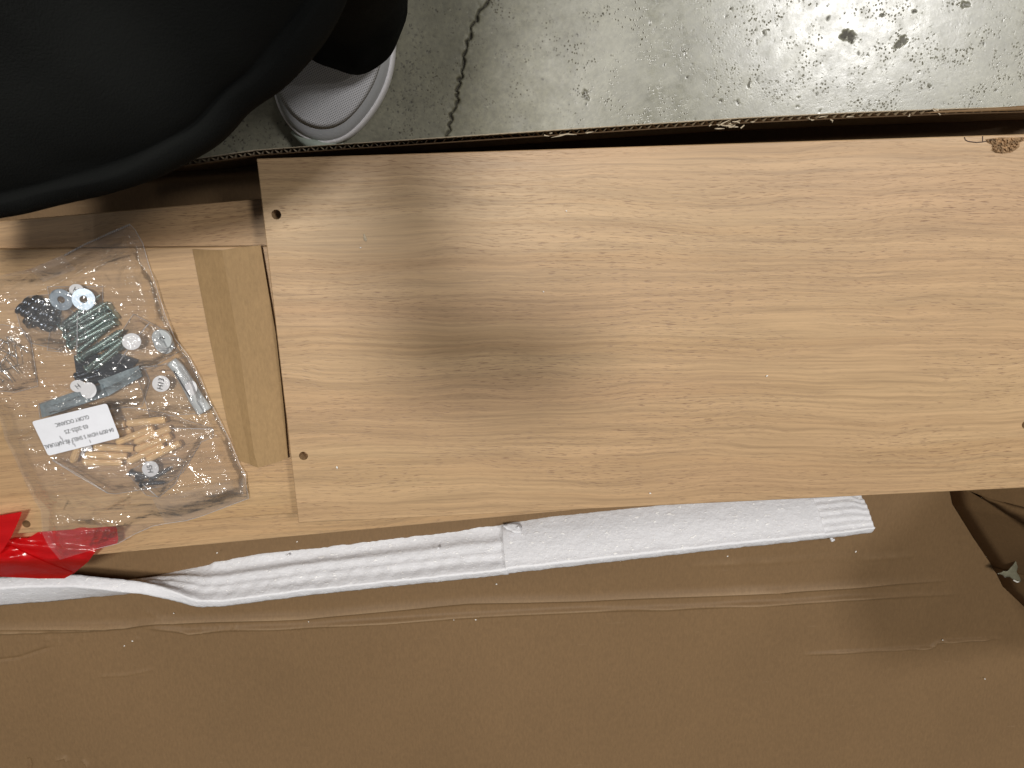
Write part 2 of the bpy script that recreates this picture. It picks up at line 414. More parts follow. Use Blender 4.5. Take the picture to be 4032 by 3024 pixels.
for px_, py_, r in pits:
    c = at(px_, py_, 0); ix = np.searchsorted(gx, (c.x - r * 3, c.x + r * 3)); iy = np.searchsorted(gy, (c.y - r * 3, c.y + r * 3))
    sl = (slice(iy[0], iy[1]), slice(ix[0], ix[1])); dx = X[sl] - c.x; dy = Y[sl] - c.y
    th = np.arctan2(dy, dx); a1, a2 = random.uniform(0, 6), random.uniform(0, 6)
    rr = r * (.85 + .35 * np.sin(2 * th + a1) + .22 * np.sin(3 * th + a2) + .15 * np.sin(7 * th + a1 * 2)); kk = np.clip((1.18 - np.hypot(dx, dy) / rr) * 3, 0, 1)
    Z[sl] -= kk * min(.0010, r * .18); pit[sl] = np.maximum(pit[sl], kk * random.choice([.9, .75, .5]))
me = grid_mesh(np.stack([X, Y, Z], -1))
at_ = me.attributes.new('pit', 'FLOAT', 'POINT'); at_.data.foreach_set('value', pit.reshape(-1).astype(np.float32))
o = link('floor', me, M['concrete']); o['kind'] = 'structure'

# ------------------------------------------------------------------ carton
ZB = .006
CARTON = root('cardboard_carton', at(1900, 2300, 0), 'large opened brown cardboard carton holding the wooden shelves, its lid folded out flat', 'carton')
def W2(lst, z=ZB): return [(p.x, p.y) for p in px2(lst, z)]
cre1 = W2([(-900, 2490), (0, 2470), (501, 2467), (612, 2453), (900, 2444), (1200, 2431), (1470, 2403), (1850, 2371), (2300, 2366), (3005, 2329), (3279, 2312), (3553, 2295), (3760, 2285)])
cre2 = W2([(560, 2470), (696, 2484), (746, 2493), (900, 2480), (1114, 2473), (1343, 2457), (1786, 2428), (2300, 2407), (2500, 2402), (2640, 2398), (2880, 2382), (3083, 2373), (3318, 2355), (3631, 2345), (3800, 2338)])
cre2b = W2([(-200, 2500), (0, 2486), (300, 2480), (501, 2470)])
folds = [(cre1, .0036, .0026, .3), (cre2, .0038, .0024, .5), (cre2b, .0026, .0024, .3),
         (W2([(3150, 2572), (3310, 2564), (3560, 2552), (3663, 2549), (3690, 2530), (3720, 2526), (3866, 2520), (3960, 2512)]), .0026, .0016, .4),
         (W2([(-50, 2605), (0, 2595), (80, 2585), (150, 2562), (223, 2540)]), -.0016, .0015, .2),
         (W2([(380, 2660), (500, 2655), (610, 2633)]), .0006, .0018, .2),
         (W2([(2700, 2222), (3100, 2205), (3480, 2192), (3640, 2187)]), .0010, .0016, .2),
         (W2([(118, 2975), (124, 3000), (118, 3060)]), -.0035, .0016, .1),
         (W2([(222, 2985), (262, 2972), (274, 2990)]), .0018, .0016, .1),
         (W2([(330, 2980), (350, 3000), (352, 3012)]), .0020, .0014, .1),
         (W2([(2860, 2326), (3000, 2318), (3120, 2335)]), .0010, .002, .1),
         (W2([(560, 2400), (640, 2440), (700, 2452)]), .0008, .002, .1)]
for i in range(46):                                         # rubbed nicks across the lid crease
    x = random.choice([random.uniform(900, 2000), random.uniform(60, 900)]); y = 2484 - (x - 900) * .05 + random.uniform(-6, 26); l = random.uniform(10, 34)
    folds.append((W2([(x, y), (x + random.uniform(-3, 9), y - l)]), random.uniform(.0003, .0007), .0009, .1))
def wall_h(Xa, Ya):
    global WEAR
    z = np.full(Xa.shape, ZB); WEAR = np.zeros(Xa.shape)
    for pl, amp, w, ns in folds:
        xs = [p[0] for p in pl]; ys = [p[1] for p in pl]; mm = (Xa > min(xs) - .02) & (Xa < max(xs) + .02) & (Ya > min(ys) - .02) & (Ya < max(ys) + .02)
        if not mm.any(): continue
        d, pr, sd = seg_dist(Xa[mm], Ya[mm], pl)
        tap = np.clip(np.minimum(pr, 1 - pr) * 8, 0, 1); q = np.sin(pr * 53) * .25 + np.sin(pr * 17 + 1) * .25
        ww = w * np.where(sd > 0, .7, 1.5)
        if amp > 0: WEAR[mm] = np.maximum(WEAR[mm], min(1, amp / .0022) * tap * (.55 + q) * np.exp(-(d / (w * .55)) ** 2))
        z[mm] += amp * (1 + q * ns * 2) * tap * np.exp(-(d / ww) ** 2)
    z += .0035 * np.sin(Xa * 5.1 + 1) * np.sin(Ya * 6.3 + .4) * np.clip((-.42 - Ya) * 6, 0, 1) + .0016 * np.sin(Xa * 13 + Ya * 7)
    z += np.clip(-.45 - Ya, 0, 1) ** 2 * .10
    return z
step = .0019
# the end flap crease runs along this line; the flat panels stop there
crl = [(4125, 455), (4100, 700), (4040, 1300), (3900, 1700), (3735, 1900), (3752, 1985), (3830, 2115), (3895, 2215), (3925, 2262), (3948, 2310), (4032, 2392), (4150, 2500), (4420, 2790), (4800, 3300)]
crw = W2(crl)
cw = np.array(crw); order = np.argsort(-cw[:, 1])
def right_x(y): return np.interp(-y, -cw[order][:, 1], cw[order][:, 0])
def panel(y0f, y1f, rows, name):
    n = 860; u = np.linspace(0, 1, n); P = np.zeros((rows, n, 3))
    xl = -.78
    for r in range(rows):
        f = r / (rows - 1)
        # iterate: x range depends on y
        x = xl + (.55 - xl) * u; y = y0f(x) * (1 - f) + y1f(x) * f
        for _ in range(3):
            xr = right_x(y) + .004; x = xl + (xr - xl) * u; y = y0f(x) * (1 - f) + y1f(x) * f
        P[r, :, 0] = x; P[r, :, 1] = y
    P[:, :, 2] = wall_h(P[:, :, 0], P[:, :, 1])
    return P, WEAR
c1 = np.array(cre1)
cy = lambda x: np.interp(x, c1[:, 0], c1[:, 1])
wl = [(-500, 700), (0, 690), (400, 672), (730, 652), (1010, 612), (1350, 588), (1600, 572), (2200, 532), (2800, 493), (2940, 484), (3400, 462), (3800, 447), (4032, 441), (4500, 425)]
WH = .128
wt = [at(x, y, WH) for x, y in densify(wl, 25, False)]
wy = lambda x: np.interp(x, [p.x for p in wt], [p.y for p in wt])
(Pb, Wb) = panel(lambda x: wy(x) + .002, cy, 130, 'base'); (Pl, Wl_) = panel(cy, lambda x: -.80 + 0 * x, 230, 'lid')
for nm_, P_, W_ in (('base_panel', Pb, Wb), ('lid_panel', Pl, Wl_)):
    me = grid_mesh(P_, True); a_ = me.attributes.new('wear', 'FLOAT', 'POINT'); a_.data.foreach_set('value', W_.reshape(-1).astype(np.float32)); child(nm_, me, M['card'], CARTON)

# standing side wall: two liners with a fluted medium between
def wall_strip(path, off0, off1, z0, z1f, rows=6):
    A = []
    for i, p in enumerate(path):
        tg = (path[min(i + 1, len(path) - 1)] - path[max(i - 1, 0)]); nn = Vector((-tg.y, tg.x, 0)).normalized()
        A.append([(p + nn * (off0 + (off1 - off0) * 0) ).to_tuple()] )
    return A
def liner(off, z1, wobble, rows=7):
    P = np.zeros((rows, len(wt), 3))
    for i, p in enumerate(wt):
        tg = wt[min(i + 1, len(wt) - 1)] - wt[max(i - 1, 0)]; nn = Vector((-tg.y, tg.x, 0)).normalized()
        zt = z1 + wobble * noise.noise(Vector((i * .9, off * 500, 1))) 
        for r in range(rows):
            f = r / (rows - 1); P[r, i] = (p.x + nn.x * off, p.y + nn.y * off, ZB + (zt - ZB) * f)
    return P
def wall_part(name, off, z1, wob, mat, th):
    me = grid_mesh(liner(off, z1, wob)); bm = bmesh.new(); bm.from_mesh(me); bmesh.ops.solidify(bm, geom=bm.faces[:], thickness=th); bm.to_mesh(me); bm.free()
    return child(name, me, mat, CARTON)
sw = wall_part('side_wall', 0, WH, .0010, M['card_shaded'], .0005)
wall_part('wall_liner', .0042, WH + .0008, .0012, M['liner'], .0005)
fl = []; L = 0; seg = []
for i in range(len(wt) - 1):
    a, b = wt[i], wt[i + 1]; dl = (b - a).length; nn = Vector((-(b - a).y, (b - a).x, 0)).normalized(); k = max(1, int(dl / .0011))
    for s in range(k):
        p = a + (b - a) * (s / k); l = L + dl * s / k
        fl.append(p + nn * (.0022 + .0016 * math.sin(l * 2 * math.pi / .0078)))
    L += dl
P = np.zeros((2, len(fl), 3))
for i, p in enumerate(fl):
    zz = WH - .0004 + .0008 * nz(p.x, p.y, 120)
    P[0, i] = (p.x, p.y, WH - .02); P[1, i] = (p.x, p.y, zz)
me = grid_mesh(P); child('corrugated_flute', me, M['liner'], CARTON)
# rubbed paper shreds hanging on the wall's rim
shr = []
for x0, y0, n_, sx_, sy_ in ((2862, 492, 16, 45, 6), (3690, 440, 7, 40, 4), (3250, 466, 5, 60, 4), (2300, 528, 6, 160, 3)):
    for i in range(n_):
        p = at(x0 + random.gauss(0, sx_), y0 + random.gauss(0, sy_), WH + .001); q = Vector((random.gauss(0, .005), random.gauss(0, .002), random.uniform(0, .0015)))
        q2 = Vector((random.gauss(0, .003), random.gauss(0, .0015), 0))
        shr.append(tube([p, p + q * .5 + q2 * .4, p + q], [.0005, .0007, .0002], 5))
o = child('paper_shreds', join(shr), M['liner'], CARTON); o['kind'] = 'stuff'
# flap folded over outwards at the far end of the wall
fp = [(3620, 447), (3700, 436), (3860, 428), (4032, 415), (4500, 396), (4500, 424), (4032, 434), (3800, 441)]
child('folded_rim_flap', sheet(fp, lambda x, y, d: WH + .0022 - sm(0, 30, d) * .0006, 22, .0005), M['card'], CARTON, label='outward folded rim strip of lighter card')

# end flap rising to the right of the crease, with the torn corner
ew = [at(x, y, ZB) for x, y in densify(crl, 18, False)]
HY = [at(3900, y, ZB).y for y in (3300, 2900, 2500, 2250, 1900, 1500, 455)]; HZ = [.04, .07, .17, .33, .30, .19, .128]
def end_sheet(pts, hgt, lean, rows=14, jag=0):
    P = np.zeros((rows, len(pts), 3))
    for i, p in enumerate(pts):
        tg = pts[min(i + 1, len(pts) - 1)] - pts[max(i - 1, 0)]; nn = Vector((-tg.y, tg.x, 0)).normalized()
        for r in range(rows):
            f = r / (rows - 1); b = lean * f + .006 * math.sin(f * 3) * math.sin(i * .07)
            h_ = float(np.interp(p.y, HY, HZ)); z_ = h_ * f
            b = .40 * min(z_, .16) - max(0, z_ - .16) * .35 + .0012 * math.sin(i * .07)
            P[r, i] = (p.x + nn.x * b, p.y + nn.y * b, ZB + .0006 + z_)
    return P
iA = [i for i, p in enumerate(densify(crl, 18, False)) if p[1] <= 2310]; iB = [i for i, p in enumerate(densify(crl, 18, False)) if p[1] >= 2225]
def solid(P, th):                                           # closed sheet: a back face set off outwards (+x), with rims
    r_, c_ = P.shape[:2]; B = P.copy(); B[:, :, 0] += th
    V = [tuple(p) for p in P.reshape(-1, 3)] + [tuple(p) for p in B.reshape(-1, 3)]; n = r_ * c_; ix = lambda i, j: i * c_ + j; Fs = []
    for i in range(r_ - 1):
        for j in range(c_ - 1):
            q4 = (ix(i, j), ix(i, j + 1), ix(i + 1, j + 1), ix(i + 1, j)); Fs += [q4, tuple(k + n for k in q4[::-1])]
    lp = [ix(0, j) for j in range(c_)] + [ix(i, c_ - 1) for i in range(1, r_)] + [ix(r_ - 1, j) for j in range(c_ - 2, -1, -1)] + [ix(i, 0) for i in range(r_ - 2, 0, -1)]
    Fs += [(lp[k], lp[(k + 1) % len(lp)], lp[(k + 1) % len(lp)] + n, lp[k] + n) for k in range(len(lp))]
    me = mesh(V, Fs); bm = bmesh.new(); bm.from_mesh(me); bmesh.ops.recalc_face_normals(bm, faces=bm.faces); bm.to_mesh(me); bm.free(); return me
child('end_flap', solid(end_sheet([ew[i] for i in iA], .115, .022), .003), M['card'], CARTON)
child('end_flap', solid(end_sheet([ew[i] for i in iB], .085, .030), .003), M['card'], CARTON, label='lower end flap beyond the torn corner')
# torn corner: ragged patch added in place of a hole showing the concrete
bird = [(3929, 2258), (3942, 2256), (3952, 2249), (3967, 2250), (3978, 2238), (3992, 2222), (4012, 2190), (4016, 2196), (4010, 2225), (4003, 2252), (4012, 2266), (4034, 2280), (4024, 2291), (4008, 2291), (3992, 2284), (3976, 2272), (3958, 2273), (3948, 2264), (3938, 2262)]
child('floor_patch', sheet(bird, lambda x, y, d: .034 + .0012 * nz(x, y, .09) + (2290 - y) * .00012, 7, .0006), mat_plain('grey_green_floor_patch', (.20, .19, .13), .8, .3), CARTON, label='ragged grey green patch standing in for concrete seen through the torn corner')
edges = []
for pl in ([(3929, 2258), (3942, 2257), (3952, 2264), (3958, 2273)], [(4008, 2266), (4022, 2272), (4034, 2281)], [(3990, 2284), (4004, 2291), (4012, 2290)]):
    edges.append(tube([at(x, y, .0355) for x, y in pl], [.0006, .0011, .0009, .0005][:len(pl)], 6))
child('torn_fibre', join(edges), M['crumb'], CARTON)
# clear tape over the corner crease
tp = [(3795, 2095), (3860, 2110), (3935, 2235), (3925, 2262), (3880, 2235)]

# ------------------------------------------------------------------ boards
ZT, ZM, ZW = .150, .134, .118
def ext(a, b, x):   # line through two world points evaluated far along
    return a + (b - a) * x
tl = at(1010, 625, ZT); bl = at(1175, 2060, ZT); ur = at(3600, 542, ZT)
U = (ur - tl).normalized(); Wd = (bl - tl); Vv = Vector((-U.y, U.x, 0)); Wl = abs(Wd.dot(Vv)); tl2 = tl
rb = at(4032, 1922, ZT); Lb = (rb - tl).dot(U) + .012
q = [tl - Vv * Wl + U * Wd.dot(U), tl - Vv * Wl + U * Lb, tl + U * Lb, tl]
hs = [(*at(x, y, ZT).xy, .0041) for x, y in ((1088, 845), (1195, 1795), (4040, 1672))]
hs = [h for h in hs]
o = link('shelf_board', board(q, ZT, .0155, hs), None, None, False)
o.data.materials.append(M['wood_top']); tag(o, 'large uppermost wood grain board with round holes and a chipped far right corner', 'shelf board'); TOP = recenter(o)

# the chipped corner and lifted laminate
chip = [(3880, 548), (3906, 545), (3935, 541), (4009, 541), (4060, 536), (4070, 548), (4030, 556), (4016, 560), (4014, 578), (4000, 590), (3981, 601), (3948, 605), (3922, 602), (3906, 594), (3908, 572), (3888, 562)]
c = child('chipped_patch', sheet(chip, lambda x, y, d: ZT + .0002 + min(d, 6) / 6 * (.0012 + .0030 * nz(x, y, .12) + .0018 * nz(x, y, .31, 4)), 5), M['chip'], TOP, False, label='rough broken chipboard patch')
for pl in ([(3797, 540), (3801, 551), (3812, 557), (3845, 561), (3868, 559)], [(3869, 536), (3869, 547), (3869, 559), (3900, 553)]):
    child('laminate_crack', tube([at(x, y, ZT + .0001) for x, y in pl], .00045, 6), mat_plain('dark_split', (.06, .035, .03), .8) if 'dark_split' not in bpy.data.materials else bpy.data.materials['dark_split'], TOP)
child('surface_nick', sheet([(1430, 922), (1436, 920), (1446, 945), (1440, 952), (1432, 945)], lambda x, y, d: ZT + .0003 + min(d, 3) * .0003, 5), M['liner'], TOP)

def quad_board(name, c4, z, th, mat, label, holes=()):
    o = link(name, board([at(x, y, z) if not isinstance(x, Vector) else x for x, y in c4], z, th, holes), None, None, False)
    o.data.materials.append(mat); tag(o, label, 'shelf board'); return recenter(o)
hm = [(*at(104, 2063, ZM).xy, .0038)]
quad_board('shelf_board', [(-420, 2138), (1560, 1992), (1450, 966), (-420, 986)], ZM, .0155, M['wood_mid'], 'wood grain board directly under the bag of hardware and the folded paperboard strip', hm)
a = at(0, 870, ZW); b = at(1010, 785, ZW); dW = (b - a).normalized(); nW = Vector((-dW.y, dW.x, 0))
e = at(1160, 2112, ZW); wid = (e - a).dot(nW)
A0 = a - dW * .12; A1 = a + dW * ((at(4032, 515, ZW) - a).dot(dW) + .006)
o = link('shelf_board', board([A0 + nW * wid, A1 + nW * wid, A1, A0], ZW, .0155), None, None, False); o.data.materials.append(M['wood_wide'])
tag(o, 'widest wood grain board, third down, its edges showing above and below the bag board', 'shelf board'); recenter(o)
for k, zz in enumerate((.1015, .085)):
    o = link('shelf_board', board([A0 + nW * (wid + .004) + dW * .01, A1 + nW * (wid + .006), A1 - nW * .003, A0 - nW * .004], zz, .0155), None, None, False)
    o.data.materials.append(M['wood_wide']); tag(o, ['wood grain board hidden just below the widest board, fourth down the stack', 'wood grain board lying fifth down in the stack inside the carton'][k], 'shelf board'); recenter(o)
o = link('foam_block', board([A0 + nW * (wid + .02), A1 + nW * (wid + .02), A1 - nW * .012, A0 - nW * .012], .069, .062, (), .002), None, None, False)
o.data.materials.append(M['card_shaded']); o.name = 'packing_block'; tag(o, 'brown packing block underneath the stack of boards in the carton', 'packing'); recenter(o)

# ------------------------------------------------------------------ folded paperboard strip
ridT = [(757, 981), (812, 983), (872, 983), (975, 970), (1026, 967)]
cols = [([(757, 981), (821, 1310), (899, 1684), (941, 1814)], .0012), ([(812, 984), (884, 1318), (950, 1640), (985, 1828)], .0050),
        ([(874, 985), (944, 1384), (1001, 1790), (1017, 1842)], .0092), ([(925, 976), (992, 1390), (1048, 1740), (1062, 1829)], .0088),
        ([(977, 970), (1044, 1413), (1092, 1720), (1103, 1816)], .0084), ([(1026, 966), (1086, 1316), (1118, 1612), (1134, 1803)], .0055)]
P = np.zeros((30, 6, 3))
for j, (pl, z) in enumerate(cols):
    cumul = [0]
    for i in range(3): cumul.append(cumul[-1] + math.dist(pl[i], pl[i + 1]))
    for i in range(30):
        s = cumul[-1] * i / 29; x = np.interp(s, cumul, [p[0] for p in pl]); y = np.interp(s, cumul, [p[1] for p in pl])
        p = at(x, y, ZM + z); P[i, j] = p[:]
me = grid_mesh(P, True); bm = bmesh.new(); bm.from_mesh(me)
bmesh.ops.recalc_face_normals(bm, faces=bm.faces)
if sum(f.normal.z for f in bm.faces) < 0: bmesh.ops.reverse_faces(bm, faces=bm.faces)
bmesh.ops.solidify(bm, geom=bm.faces[:], thickness=.0012); bm.to_mesh(me); bm.free()
o = link('paperboard_strip', me, M['paperboard'], None, False); tag(o, 'yellowish brown folded paperboard strip with a lengthwise ridge beside the hardware bag', 'packing strip'); recenter(o)

# ------------------------------------------------------------------ foam strip
P1 = [(-500, 2310, -146, .036), (-200, 2285, -146, .036), (0, 2273, -145, .036), (150, 2266, -143, .036), (300, 2262, -138, .036), (450, 2279, -126, .038), (570, 2293, -108, .042), (668, 2322, -86, .046), (724, 2346, -72, .048), (775, 2366, -64, .050),
      (870, 2366, -60, .050), (1000, 2349, -59, .051), (1200, 2324, -58, .051), (1500, 2293, -56, .051), (2000, 2243, -55, .051)]
P2 = [(1990, 2242, -55, .0495), (2300, 2207, -53, .050), (2800, 2152, -52, .049), (3200, 2110, -52, .047), (3290, 2099, -52, .045), (3445, 2080, -52, .042)]
def foam(keys, n, prof, w, th, endcap, jag=0):
    K = np.array(keys, float); s = np.concatenate([[0], np.cumsum(np.hypot(np.diff(K[:, 0]), np.diff(K[:, 1])))])
    q = np.linspace(0, s[-1], n); 
    def sp(c):
        y = np.interp(q, s, K[:, c]); k = max(3, n // 60) | 1; pad = np.pad(y, k // 2, mode='reflect', reflect_type='odd'); return np.convolve(pad, np.ones(k) / k, 'valid')
    xs, ys, th_, zs = sp(0), sp(1), sp(2), sp(3)
    pts = [at(a, b, c) for a, b, c in zip(xs, ys, zs)]
    tgs = [(pts[min(i + 1, n - 1)] - pts[max(i - 1, 0)]).normalized() for i in range(n)]
    V = []; ring = None
    for i in range(n):
        tg = tgs[i]; nn = Vector((-tg.y, tg.x, 0)).normalized(); T = rad(th_[i]); ww = w(i / (n - 1)); tt = th
        a = nn * math.cos(T) + Vector((0, 0, 1)) * math.sin(T); b = nn * math.sin(T) - Vector((0, 0, 1)) * math.cos(T)
        loop = []
        for j in range(29):                                   # groove face, from P0 to P1
            u = j / 28; loop.append(pts[i] + a * ww * (1 - u) - b * prof(u, i / (n - 1)))
        for j in range(1, 7):                                 # narrow edge face
            u = j / 6; loop.append(pts[i] + b * tt * u - a * .0007 * math.sin(u * math.pi))
        for j in range(1, 13):                                # back face
            u = j / 12; loop.append(pts[i] + b * tt + a * ww * u - b * -.0016 * math.sin(u * math.pi))
        for j in range(1, 6):
            u = j / 6; loop.append(pts[i] + b * tt * (1 - u) + a * ww)
        m = len(loop)
        for p in loop:
            nzv = noise.noise_vector(p * 210) * .00042 + noise.noise_vector(p * 60) * .0006
            V.append(p + nzv)
        ring = m
    Fs = []
    for i in range(n - 1):
        for j in range(ring):
            j2 = (j + 1) % ring; Fs.append((i * ring + j, i * ring + j2, (i + 1) * ring + j2, (i + 1) * ring + j))
    for e in (0, n - 1): Fs.append(tuple(e * ring + j for j in range(ring)))
    me = mesh(V, Fs); bm = bmesh.new(); bm.from_mesh(me); bmesh.ops.recalc_face_normals(bm, faces=bm.faces); bm.to_mesh(me); bm.free(); return me
def g(u, c, w): return math.exp(-((u - c) / w) ** 2)
def profL(u, f):
    k = .8 + .5 * noise.noise(Vector((f * 9, u * 2, 0))); u = u + .03 * noise.noise(Vector((f * 7, 4, 1)))
    return k * .0016 * g(u, .06, .06) - k * .0026 * g(u, .27, .11) + k * .0018 * g(u, .45, .06) - .0010 * g(u, .60, .04) - k * .0030 * g(u, .78, .10) * (1 + .1 * math.sin(f * 40)) + .0004 * math.sin(f * 210 + u * 9) * g(u, .75, .2)
def profR(u, f):
    e = .0035 if f > .865 else 0
    return .0050 * math.sin(min(1, u * 1.1) * math.pi * .9) - e * (1 - u * .6) + (.0007 * math.sin(u * 45) if e else 0)
FO = root('foam_strip', at(1500, 2300, ZB), 'long white polystyrene foam strip twisted along the lower side of the boards', 'foam strip')
child('foam_segment', foam(P1, 620, profL, lambda f: .043 + .014 * sm(.35, .6, f) + .005 * sm(.6, 1, f), .013, True), M['foam'], FO)
child('foam_segment', foam(P2, 420, profR, lambda f: .066 * (1 - .22 * sm(.93, 1, f) ** 2) * (1 + .03 * math.sin(f * 19)), .012, True), M['foam'], FO, label='smoother right half of the foam strip, broken off at a tear')
lip = [(1975, 2068), (2005, 2060), (2040, 2062), (2054, 2078), (2050, 2098), (2030, 2096), (2000, 2084)]
child('torn_foam_lip', sheet(lip, lambda x, y, d: .0165 + (y - 2062) / 180 * .05 + .001 * nz(x, y, .08), 8, .002), M['foam'], FO)
cb = []
for i in range(6):
    x, y = [(3268, 2122), (3276, 2127), (2035, 2078), (1130, 2187), (1720, 2160), (3271, 2130)][i]
    p = at(x, y, [.022, .02, .022, .014, .03, .021][i]); child('foam_crumb', tube([p, p + Vector((.002, .0007, 0)), p + Vector((.0034, 0, -.0003))], [.0010, .0017, .0006], 7), M['foam'], FO)
# loose crumbs lying about on the card and boards
spots = [(2865, 2190, ZB), (3370, 2172, ZB), (3878, 2673, .01), (3243, 2446, ZB), (521, 2524, ZB), (490, 2543, ZB), (1132, 2470, ZB), (684, 2415, ZB), (1787, 2441, ZB), (1873, 2440, ZB), (1955, 2300, ZB), (1215, 2448, ZB),
         (855, 2177, ZB + .01), (2140, 1148, ZT), (1327, 1840, ZT), (2560, 1942, ZT), (1170, 2133, ZB), (1040, 2472, ZB), (3712, 2520, .008), (1420, 975, ZT), (2230, 830, ZT), (3020, 1480, ZT)]
cr0 = None
for i, (x, y, z) in enumerate(spots):
    r = random.choice([.0006, .0008, .0010]); p = at(x, y, z + .0012)
    if cr0 is None:
        bm = bmesh.new(); bmesh.ops.create_icosphere(bm, subdivisions=1, radius=1)
        for v in bm.verts: v.co *= random.uniform(.7, 1.25)
        cr0 = bpy.data.meshes.new('crumb'); bm.to_mesh(cr0); bm.free(); cr0.materials.append(M['crumb'])
    o = bpy.data.objects.new('foam_crumb_speck', cr0); COL.objects.link(o); o.location = p; o.scale = (r * 1.6, r, r); o.rotation_euler = (0, 0, random.uniform(0, 3))
    tag(o, 'white foam crumb on the ' + ('uppermost board, ' if z == ZT else 'brown cardboard, ') + ['under the red film', 'below the hardware bag', 'below the paperboard strip', 'left of the foam tear', 'near the foam tear', 'just right of the foam tear', 'below the right foam half', 'near the foam end', 'by the dark corner', 'under the dark corner'][sum(x > k for k in (505, 900, 1150, 1700, 1900, 2600, 3100, 3450, 3800))] + (', upper part' if y < 1200 else ', beside the foam' if y < 2330 and z != ZT else ', by the edge' if z == ZT else ', on the creases' if y < 2500 else ', below the creases'), 'crumb', 'loose foam crumbs')

# ------------------------------------------------------------------ red film
def redz(x, y, d):
    z = ZW + .010 - sm(2196, 2280, y) * .066 + .0035 * nz(x, y, .018, 3) + .0015 * nz(x * .4, y, .05, 8)
    z += .004 * sm(0, 1, 1 - abs((y - 2150 - (x - 150) * .1) / 22)) if x < 420 else 0
    return z
RD = root('red_film', at(200, 2150, ZW), 'bright red translucent plastic film crumpled over the lower left board edge and foam', 'plastic film')
rB = [(-160, 2150), (0, 2140), (60, 2119), (111, 2119), (157, 2090), (172, 2064), (260, 2060), (359, 2057), (446, 2054), (461, 2083), (466, 2125), (461, 2140), (378, 2165), (371, 2179), (347, 2212), (292, 2257), (253, 2278), (151, 2278), (0, 2271), (-160, 2262)]
child('film_sheet', sheet(rB, redz, 9), M['red'], RD)
rC = [(-160, 2190), (0, 2160), (45, 2150), (110, 2184), (225, 2232), (288, 2256), (253, 2276), (151, 2277), (0, 2270), (-160, 2260)]
child('film_fold', sheet(rC, lambda x, y, d: redz(x, y, d) + .0025 + .006 * sm(0, 60, d), 9), M['red'], RD)
rA = [(-160, 2060), (0, 2030), (86, 2015), (78, 2040), (69, 2061), (45, 2113), (18, 2155), (0, 2179), (-160, 2280)]
child('film_flap', sheet(rA, lambda x, y, d: ZW + .030 - (y - 2015) * .00006 + .003 * nz(x, y, .02, 5), 9), M['red'], RD)
rD = [(200, 2075), (330, 2068), (440, 2068), (462, 2090), (465, 2125), (460, 2140), (378, 2165), (235, 2198), (222, 2150)]
child('film_roll', sheet(rD, lambda x, y, d: redz(x, y, d) + .003 + .0045 * math.sin(min(1, d / 34) * 1.57), 8), M['red'], RD)

# ------------------------------------------------------------------ hardware lying in the bag (on the middle board, top at ZM)
def ring_mesh(r0, r1, h, seg=36):
    V = []; Fs = []
    prof = [(r0, .1 * h), (r0 + .1 * h, 0), (r1 - .15 * h, 0), (r1, .15 * h), (r1, .85 * h), (r1 - .15 * h, h), (r0 + .1 * h, h), (r0, .9 * h)]
    for k in range(seg):
        a = 2 * math.pi * k / seg
        for r, z in prof: V.append((r * math.cos(a), r * math.sin(a), z))
    m = len(prof)
    for k in range(seg):
        k2 = (k + 1) % seg
        for j in range(m): j2 = (j + 1) % m; Fs.append((k * m + j, k2 * m + j, k2 * m + j2, k * m + j2))
    me = mesh(V, Fs); bm = bmesh.new(); bm.from_mesh(me); bmesh.ops.recalc_face_normals(bm, faces=bm.faces); bm.to_mesh(me); bm.free(); return me
wm = ring_mesh(.0031, .0096, .0014)
for (x, y, rx, ry, lab) in ((243, 1179, .10, .06, 'left one of the two flat zinc washers lying side by side in the bag'), (331, 1178, -.08, .16, 'right one of the two flat zinc washers, with a bright rim, in the bag')):
    o = link('washer', wm, M['zinc'], None, False); o.location = at(x, y, ZM + .0085); o.rotation_euler = (rx, ry, 0); tag(o, lab, 'washer', 'pair of flat washers')
km = ring_mesh(.0021, .0090, .0034)
for i, (x, y, z) in enumerate(((650, 1352, .004), (643, 1332, .0085))):
    o = link('screw_cap', km, M['plastic'] if i else M['bracket'], None, False); o.location = at(x, y, ZM + z); o.rotation_euler = (.16, -.14, 0)
    tag(o, ['lower grey round cap partly under another cap by the right bag edge', 'upper grey round cap with a small centre hole by the right bag edge'][i], 'cap', 'grey round caps')
bm = bmesh.new(); bmesh.ops.create_uvsphere(bm, u_segments=14, v_segments=8, radius=.0018); mm_ = bpy.data.meshes.new('b'); bm.to_mesh(mm_); bm.free()
o = link('steel_ball', mm_, M['nail']); o.location = at(646, 1328, ZM + .0115); tag(o, 'tiny shiny steel ball in the centre hole of the grey cap', 'ball')

# cam lock nuts: short drum with cross slot
def cam_mesh():
    r = .0052; h = .0075; V = []; Fs = []; seg = 24
    prof = [(0.0001, -h / 2), (r * .9, -h / 2), (r, -h / 2 + .0006), (r, -.0012), (r * .82, -.0008), (r * .82, .0008), (r, .0012), (r, h / 2 - .0005), (r * .8, h / 2), (r * .45, h / 2), (r * .4, h / 2 - .002), (.0001, h / 2 - .002)]
    for k in range(seg):
        a = 2 * math.pi * k / seg
        for rr, z in prof: V.append((rr * math.cos(a), rr * math.sin(a), z))
    m = len(prof)
    for k in range(seg):
        k2 = (k + 1) % seg
        for j in range(m - 1): Fs.append((k * m + j, k2 * m + j, k2 * m + j + 1, k * m + j + 1))
    me = mesh(V, Fs); bm = bmesh.new(); bm.from_mesh(me); bmesh.ops.recalc_face_normals(bm, faces=bm.faces); bm.to_mesh(me); bm.free(); return me
cm = cam_mesh()
